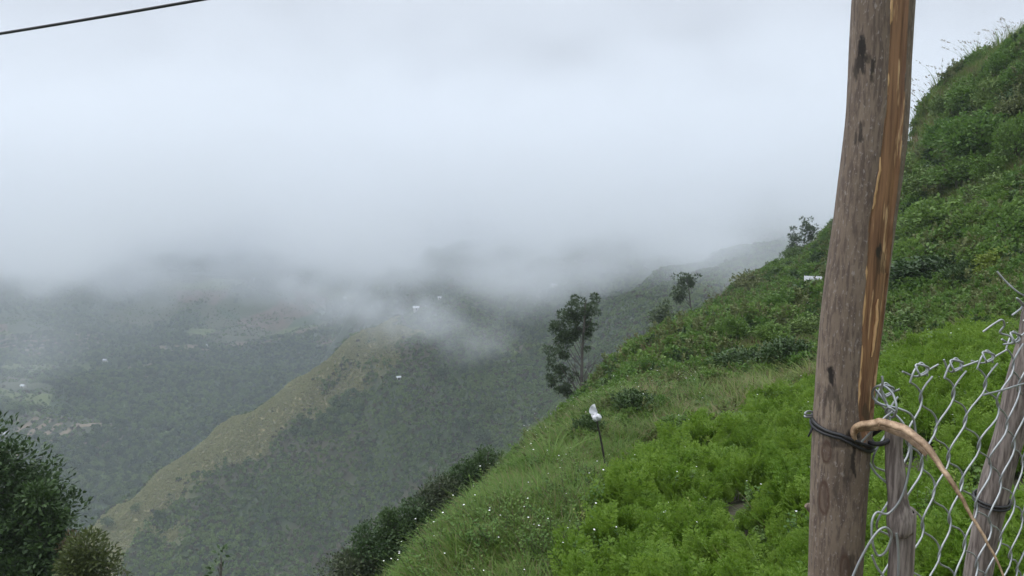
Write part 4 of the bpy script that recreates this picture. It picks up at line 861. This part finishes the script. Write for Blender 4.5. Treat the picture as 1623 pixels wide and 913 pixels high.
# a few long splinters standing off the torn band
for x0, y0, x1, y1, wv in [(1412, 5, 1404, 75, 4), (1408, 120, 1402, 165, 2.5), (1396, 250, 1384, 330, 3.2), (1374, 395, 1366, 520, 3.2), (1392, 470, 1383, 560, 2.6), (1368, 540, 1360, 640, 2.4)]:
    t = np.linspace(0, 1, 9); ys = y0 + (y1 - y0) * t; xs = x0 + (x1 - x0) * t + rng.normal(0, .8, 9); P = np.array([at(x, y, RP) for x, y in zip(xs, ys)])
    sn_ = ((P - np.stack([np.interp(P[:, 2], zz, cx), np.interp(P[:, 2], zz, cyy), P[:, 2]], 1))[:, :2] @ rt) / np.interp(P[:, 2], zz, cr); cs = np.sqrt(np.maximum(0, 1 - sn_ ** 2)); P[:, :2] += tw * (np.interp(P[:, 2], zz, cr) * cs - .0025)[:, None]
    m = MB(); ww = wv / FPX * 1.4 * np.sin(np.linspace(.25, 3.0, 9)) ** .6; nrm = np.append(tw * .9, 0); rr3 = np.append(rt, 0)
    q = np.stack([P - base - rr3 * ww[:, None], P - base + nrm * .0022, P - base + rr3 * ww[:, None], P - base - nrm * .003], 1).reshape(-1, 3)
    m.add(q, [(4 * i + k, 4 * i + (k + 1) % 4, 4 * i + 4 + (k + 1) % 4, 4 * i + 4 + k) for i in range(8) for k in range(4)]); m.obj('splinter', m_splint, post)

m_black, nt_, bs = newmat('black_rubber'); bs.inputs['Base Color'].default_value = (.012, .012, .013, 1); bs.inputs['Roughness'].default_value = .55
m_wire, nt_, bs = newmat('galvanised_wire'); nt_.links.new(mixc(nt_, noise(nt_, 45, 4), (.20, .21, .215), (.40, .415, .42)), bs.inputs['Base Color']); bs.inputs['Metallic'].default_value = .65; bs.inputs['Roughness'].default_value = .5
m_gwood, nt_, bs = newmat('weathered_grey_wood')
tcn = N(nt_, 'TexCoord'); mp = N(nt_, 'Mapping'); mp.inputs['Scale'].default_value = (1, 1, .08); nt_.links.new(tcn.outputs['Object'], mp.inputs[0])
g1 = noise(nt_, 150, 5, .65, vec=mp.outputs[0]); nt_.links.new(mixc(nt_, rng_(nt_, g1, .35, .68), (.075, .058, .05), (.25, .21, .185)), bs.inputs['Base Color']); bs.inputs['Roughness'].default_value = .85
b = N(nt_, 'Bump'); b.inputs['Strength'].default_value = .6; b.inputs['Distance'].default_value = .003; nt_.links.new(g1, b.inputs['Height']); nt_.links.new(b.outputs[0], bs.inputs['Normal'])
m_strip, nt_, bs = newmat('dry_tan_bark'); tcn = N(nt_, 'TexCoord'); nt_.links.new(mixc(nt_, rng_(nt_, noise(nt_, 55, 6, .75), .3, .7), (.16, .095, .05), (.50, .35, .22)), bs.inputs['Base Color']); bs.inputs['Roughness'].default_value = .6
# strap: two turns of black rubber round the post, low in front
m = MB(); t = np.linspace(-math.pi, math.pi, 90)
for k, (dz, rr_) in enumerate(((0, .0034), (-.0075, .0031))):
    zs = np.interp(np.clip(np.sin(t) * 1.02, -1, 1), [-1, 0, 1], [float(at(1291, 662, RP)[2]), float(at(1332, 689, RP - .05)[2]), float(at(1376, 702, RP)[2])]) + dz + .002 * np.sin(3 * t + k)
    x = np.interp(zs, zz, cx); y = np.interp(zs, zz, cyy); r_ = np.interp(zs, zz, cr) + .0022
    tube(m, np.stack([x + r_ * (np.sin(t) * rt[0] + np.cos(t) * tw[0]), y + r_ * (np.sin(t) * rt[1] + np.cos(t) * tw[1]), zs], 1), rr_, 8)
tube(m, smooth_path([at(1374, 700, RP - .02), at(1392, 704, RP - .03), at(1408, 698, RP - .03), at(1414, 684, RP - .01), at(1404, 676, RP + .02), at(1380, 690, RP + .03)], 30), .0042, 8)
tube(m, smooth_path([at(1291, 668, RP - .01), at(1286, 682, RP - .02), at(1281, 692, RP - .02)], 10), np.linspace(.003, .0015, 10), 6)
o = m.obj('strap', m_black); tag(o, 'black rubber strap bound tightly round the tall bent post', 'strap')
m = MB()
for a in ([(1312, 650, RP + .03), (1296, 656, RP + .01), (1284, 658, RP - .01), (1276, 656, RP - .02), (1281, 652, RP - .01), (1294, 654, RP + .01)], [(1310, 656, RP + .03), (1292, 660, RP), (1279, 661, RP - .02), (1274, 659, RP - .02)]): tube(m, smooth_path([at(*q) for q in a], 24), .0019, 7)
o = m.obj('tie_wire', m_wire); tag(o, 'short bent grey wire end poking out left of the post above the strap', 'wire')
# slim stake tied beside the post
m = MB(); pts = [at(1417, 676, 1.40), at(1417, 720, 1.40), at(1422, 780, 1.40), at(1427, 840, 1.40), at(1427, 913, 1.41)]; pts.append((pts[-1][0] + .005, pts[-1][1], -1.95))
pth = smooth_path(pts, 60); rd = np.interp(np.linspace(0, 1, 60), [0, .05, .2, .4, .55, .7, 1], [.010, .0135, .0145, .0155, .020, .019, .020]) * (1 + .05 * np.sin(np.linspace(0, 25, 60)))
tube(m, pth, rd, 16); o = m.obj('stake', m_gwood); tag(o, 'slim weathered stake tied beside the post, under the arching bark strip', 'stake')
# strip of bark arching away
ctl = [(1352, 696, 1.375, 7), (1356, 682, 1.365, 12), (1370, 671, 1.355, 15), (1392, 667, 1.345, 17), (1415, 671, 1.335, 18), (1440, 684, 1.33, 18), (1466, 708, 1.32, 16), (1492, 742, 1.31, 13), (1516, 778, 1.31, 10), (1540, 818, 1.31, 8), (1566, 864, 1.31, 6), (1590, 913, 1.31, 5), (1604, 950, 1.32, 3)]
C = smooth_path([at(a, b_, c_) for a, b_, c_, d in ctl], 90); C += (np.stack([fbm(np.linspace(0, 9, 90), np.full(90, k + .3), 501, 3) for k in range(3)], 1) - .5) * .014; wv = np.interp(np.linspace(0, 12, 90), range(13), [c[3] for c in ctl]) / FPX * 1.33 * .36
T = unit(np.gradient(C, axis=0)); view = unit(C); S = unit(np.cross(T, view)); nn = np.cross(S, T); tws = np.linspace(.25, .75, 90)[:, None]; S = S * np.cos(tws) + nn * np.sin(tws); nn = np.cross(S, T)
wv = (wv * (1 + .10 * (vnoise(np.linspace(0, 14, 90), 0 * wv, 5) - .5)))[:, None]; th = .0008
q = np.stack([C - S * wv, C + nn * .0010 * (wv / wv.max()) - nn * th, C + S * wv, C + nn * th], 1).reshape(-1, 3)
m = MB(); m.add(q, [(4 * i + k, 4 * i + (k + 1) % 4, 4 * i + 4 + (k + 1) % 4, 4 * i + 4 + k) for i in range(89) for k in range(4)]); q2 = q.reshape(90, 4, 3)[:46] - np.array([0, 0, .010]) * np.linspace(.4, 1.3, 46)[:, None, None] + np.array([.004, .004, 0]); m.add(q2.reshape(-1, 3), [(4 * i + k, 4 * i + (k + 1) % 4, 4 * i + 4 + (k + 1) % 4, 4 * i + 4 + k) for i in range(45) for k in range(4)])
o = m.obj('bark_strip', m_strip); tag(o, 'curling tan strip of dry bark arching from the post over the wire mesh', 'bark strip')

# wire mesh
F0 = np.array([.632, 1.30]); FD = np.array([.82, .574]); FD /= np.linalg.norm(FD); FN = np.array([-FD[1], FD[0]])
LEN, PIT, PER, ZT, ZBOT = 3.2, .053, .125, -.385, -1.6
def fpt(s, z, d=0.0):
    """A point of the slack mesh: s along it, z up, d out of its plane."""
    s = np.asarray(s, float); z = np.asarray(z, float); bulge = .035 * (fbm(s * 2.2 + 7, z * 2.0 + 9, 301, 3) - .5) * 2 - .05 * sstep(.5, 0, s) * sstep(-.6, -1.0, z)
    s2 = s + .014 * (fbm(s * 3.1 + 3, z * 3.3 + 4, 303, 3) - .5) * 2 + .03 * sstep(.35, 0, s) * np.sin(z * 6)
    z2 = z + .03 * (fbm(s * 2.7 + 5, z * 1.1 + 2, 305, 2) - .5) * 2 + .10 * np.clip(s, 0, 1.2)
    q = d + bulge; return np.stack([F0[0] + FD[0] * s2 + FN[0] * q, F0[1] + FD[1] * s2 + FN[1] * q, z2], -1)
m = MB(); WR = .0019; n = int(LEN / PIT); jt = .0015 * rng.normal(size=n + 2); tops = [ZT + .014 * math.sin(k // 2 * 1.7) for k in range(n + 2)]
for i in range(n):
    zt = tops[i]; u = np.arange(0, (zt - ZBOT) / PER, 1 / 14); tri = np.sin(2 * math.pi * u); tri = np.sign(tri) * np.abs(tri) ** .8
    sg = 1 if i % 2 == 0 else -1; s = .035 + i * PIT + sg * tri * (PIT * .5 + .0035) + jt[i]; z = zt - u * PER; d = np.cos(2 * math.pi * u) * .0042 * sg
    tube(m, fpt(s, z, d), WR, 6)
    if i % 2 == 0:                                             # twisted top: two ends cross, curl and stick out as barbs
        s0 = .035 + i * PIT + PIT * .5; z0 = zt + .004; a = rng.uniform(-.5, .5)
        for sd_ in (-1, 1):
            h1, h2 = rng.uniform(.012, .04), rng.uniform(.008, .04)
            pp = [(s0 - sd_ * PIT * .5 + (jt[i] if sd_ > 0 else jt[i + 1]), z0 - .004, .0042), (s0 - sd_ * PIT * .40 + jt[i], z0 + .006, .004), (s0 - sd_ * .014, z0 + .016, .004 * sd_), (s0 + sd_ * .008, z0 + .024, .006), (s0 + sd_ * .012, z0 + .008, -.004), (s0 - sd_ * .008, z0 + .002, .006), (s0 - sd_ * (.01 + h2), z0 + .012 + h1 * (.3 + a * sd_), .012 * sd_)]
            tube(m, smooth_path([fpt(*[np.array(v) for v in p]) for p in pp], 26), WR, 6)
# loose curls at the mesh's near end
for a in ([(1345, 930, 1.30), (1362, 890, 1.31), (1385, 850, 1.32), (1402, 836, 1.33), (1413, 848, 1.34), (1404, 874, 1.34), (1391, 880, 1.34), (1383, 860, 1.335), (1382, 828, 1.34), (1390, 812, 1.35), (1408, 814, 1.36), (1428, 790, 1.365), (1440, 750, 1.37), (1444, 705, 1.37), (1432, 672, 1.375), (1412, 650, 1.38), (1400, 632, 1.39), (1388, 618, 1.40)],
          [(1418, 652, 1.37), (1409, 646, 1.37), (1404, 653, 1.38), (1414, 662, 1.38), (1421, 648, 1.37), (1415, 625, 1.38), (1401, 612, 1.385), (1387, 614, 1.39), (1383, 628, 1.40), (1395, 640, 1.40), (1425, 648, 1.40), (1446, 660, 1.41), (1452, 690, 1.41)],
          [(1398, 596, 1.38), (1399, 606, 1.38), (1397, 620, 1.385), (1406, 640, 1.385)], [(1382, 880, 1.335), (1392, 902, 1.34), (1414, 930, 1.35)], [(1421, 845, 1.35), (1424, 880, 1.35), (1423, 930, 1.35)],
          [(1366, 700, 1.37), (1385, 680, 1.36), (1402, 662, 1.37), (1418, 650, 1.38)], [(1376, 730, 1.41), (1388, 750, 1.41), (1404, 764, 1.41), (1420, 775, 1.41)],
          [(1558, 526, 1.75), (1576, 513, 1.76), (1588, 507, 1.77), (1592, 516, 1.78), (1585, 527, 1.78), (1600, 533, 1.79), (1604, 543, 1.79), (1590, 546, 1.78)], [(1558, 626, 1.72), (1590, 618, 1.8), (1623, 608, 1.87), (1700, 590, 2.05)], [(1640, 500, 1.85), (1616, 476, 1.82), (1612, 474, 1.82), (1620, 486, 1.83), (1604, 500, 1.8)], [(1580, 430, 2.0), (1596, 448, 2.0), (1618, 466, 2.0), (1650, 480, 2.02)]):
    tube(m, smooth_path([at(*q) for q in a], 12 * len(a)), WR * 1.05, 7)
o = m.obj('wire_mesh_fence', m_wire); tag(o, 'slack galvanised chain link mesh with twisted barbed top beside the post', 'wire fence')
# second post behind the mesh
m = MB(); RS = 1.99; rows2 = []
for y, xl, xr in [(440, 1634, 1696), (500, 1622, 1682), (556, 1608, 1662), (650, 1586, 1638), (756, 1557, 1604), (856, 1537, 1582), (913, 1528, 1570)]:
    P = np.array(at((xl + xr) / 2, y, RS)); rows2.append((*P, (xr - xl) / 2 / FPX * (P[1] * CP - P[2] * SP)))
rows2 = np.array(rows2); rows2 = np.concatenate([[rows2[0] + (rows2[0] - rows2[1]) * 1.2], rows2, [rows2[-1] + (rows2[-1] - rows2[-2]) * 3.2]]); q = smooth_path(rows2, 80)
tube(m, q[:, :3], q[:, 3] * .9 * (1 + .05 * np.sin(np.linspace(0, 31, 80))), 28); o = m.obj('fence_post', m_gwood); tag(o, 'shorter leaning grey fence post standing behind the wire mesh', 'post')
m = MB()
for dz in (0, .008):
    k = int(np.argmin(np.abs(q[:, 2] - at(1560, 796, RS)[2]))); t = np.linspace(0, 6.283, 40); c0 = q[k]
    tube(m, np.stack([c0[0] + (c0[3] + .003) * np.cos(t), c0[1] + (c0[3] + .003) * np.sin(t), c0[2] + dz + .006 * np.sin(t)], 1), .003, 6)
o = m.obj('binding_wire', m_black); tag(o, 'thin dark binding wire round the leaning second fence post', 'wire')

# marker stick with plastic, and the cable overhead
P = STICK; q1 = np.array(at(945, 664, np.hypot(P[0], P[1]))); m = MB(); tube(m, smooth_path([P - [0, 0, .25], P, (P + q1) / 2 + [.015, 0, 0], q1 + (q1 - P) * .03], 16), np.linspace(.022, .015, 16), 8)
m_dst, nt_, bs = newmat('dark_wet_stick'); bs.inputs['Base Color'].default_value = (.022, .017, .014, 1); bs.inputs['Roughness'].default_value = .7
o = m.obj('marker_stick', m_dst); tag(o, 'thin dark leaning stick standing at the edge of the carrots', 'stick')
m_plas, nt_, bs = newmat('white_plastic_film'); bs.inputs['Base Color'].default_value = (.8, .8, .82, 1); bs.inputs['Roughness'].default_value = .35
tr = N(nt_, 'BsdfTranslucent'); tr.inputs['Color'].default_value = (.8, .8, .82, 1); ms = N(nt_, 'MixShader'); ms.inputs[0].default_value = .3; nt_.links.new(bs.outputs[0], ms.inputs[1]); nt_.links.new(tr.outputs[0], ms.inputs[2]); nt_.links.new(ms.outputs[0], nt_.nodes['Material Output'].inputs['Surface'])
rq = float(np.hypot(P[0], P[1])); qq = mpx(P); m = MB()
V = []; nu, nv = 26, 16
for i in range(nu):
    for j in range(nv):
        a = i * 6.2832 / nu; e = -1.45 + 2.9 * j / (nv - 1); r_ = (6.3 + 5 * (vnoise(math.cos(a) * 1.6 + 5 + e, math.sin(a) * 1.6 + 5 + e * .7, 401) - .5) + 2 * math.sin(5 * a + 2 * e)) * qq; V.append(np.array(at(946, 661, rq)) + [math.cos(a) * math.cos(e) * r_, math.sin(a) * math.cos(e) * r_, math.sin(e) * r_ * .75])
m.add(V, [(i * nv + j, ((i + 1) % nu) * nv + j, ((i + 1) % nu) * nv + j + 1, i * nv + j + 1) for i in range(nu) for j in range(nv - 1)])
V = []; ns_, mt = 14, 7                                          # the free flap blowing up and to the left
for i in range(ns_):
    t = i / (ns_ - 1); c0 = np.array(at(944 - 5 * math.sin(t * 2.6), 656 - 15 * t, rq)); wv_ = (6.5 * math.sin(.5 + 2.5 * t) + .6) * qq
    for j in range(mt): f = j / (mt - 1) * 2 - 1; V.append(c0 + [f * wv_ * .8, .35 * wv_ * math.sin(3 * f + 4 * t), f * wv_ * .35 + .01 * math.sin(9 * f + 5 * t)])
V = np.array(V); V = np.concatenate([V, V + [0, .003, 0]]); k = ns_ * mt; F = [(i * mt + j, i * mt + j + 1, (i + 1) * mt + j + 1, (i + 1) * mt + j) for i in range(ns_ - 1) for j in range(mt - 1)]; m.add(V, F + [tuple(x + k for x in f[::-1]) for f in F])
o = m.obj('plastic_bag', m_plas); tag(o, 'crumpled white plastic bag tied to the top of the marker stick', 'bag')
A = np.array(at(-4, 54, 7.5)); B = np.array(at(316, 0, 6.2)); d = B - A; m = MB(); t = np.linspace(-3, 4, 60)[:, None]; tube(m, A + d * t + np.array([0, 0, .012]) * (t * (t - 1)), .0115, 8); o = m.obj('power_cable', m_black); tag(o, 'black overhead cable crossing the upper left corner of the sky', 'cable')
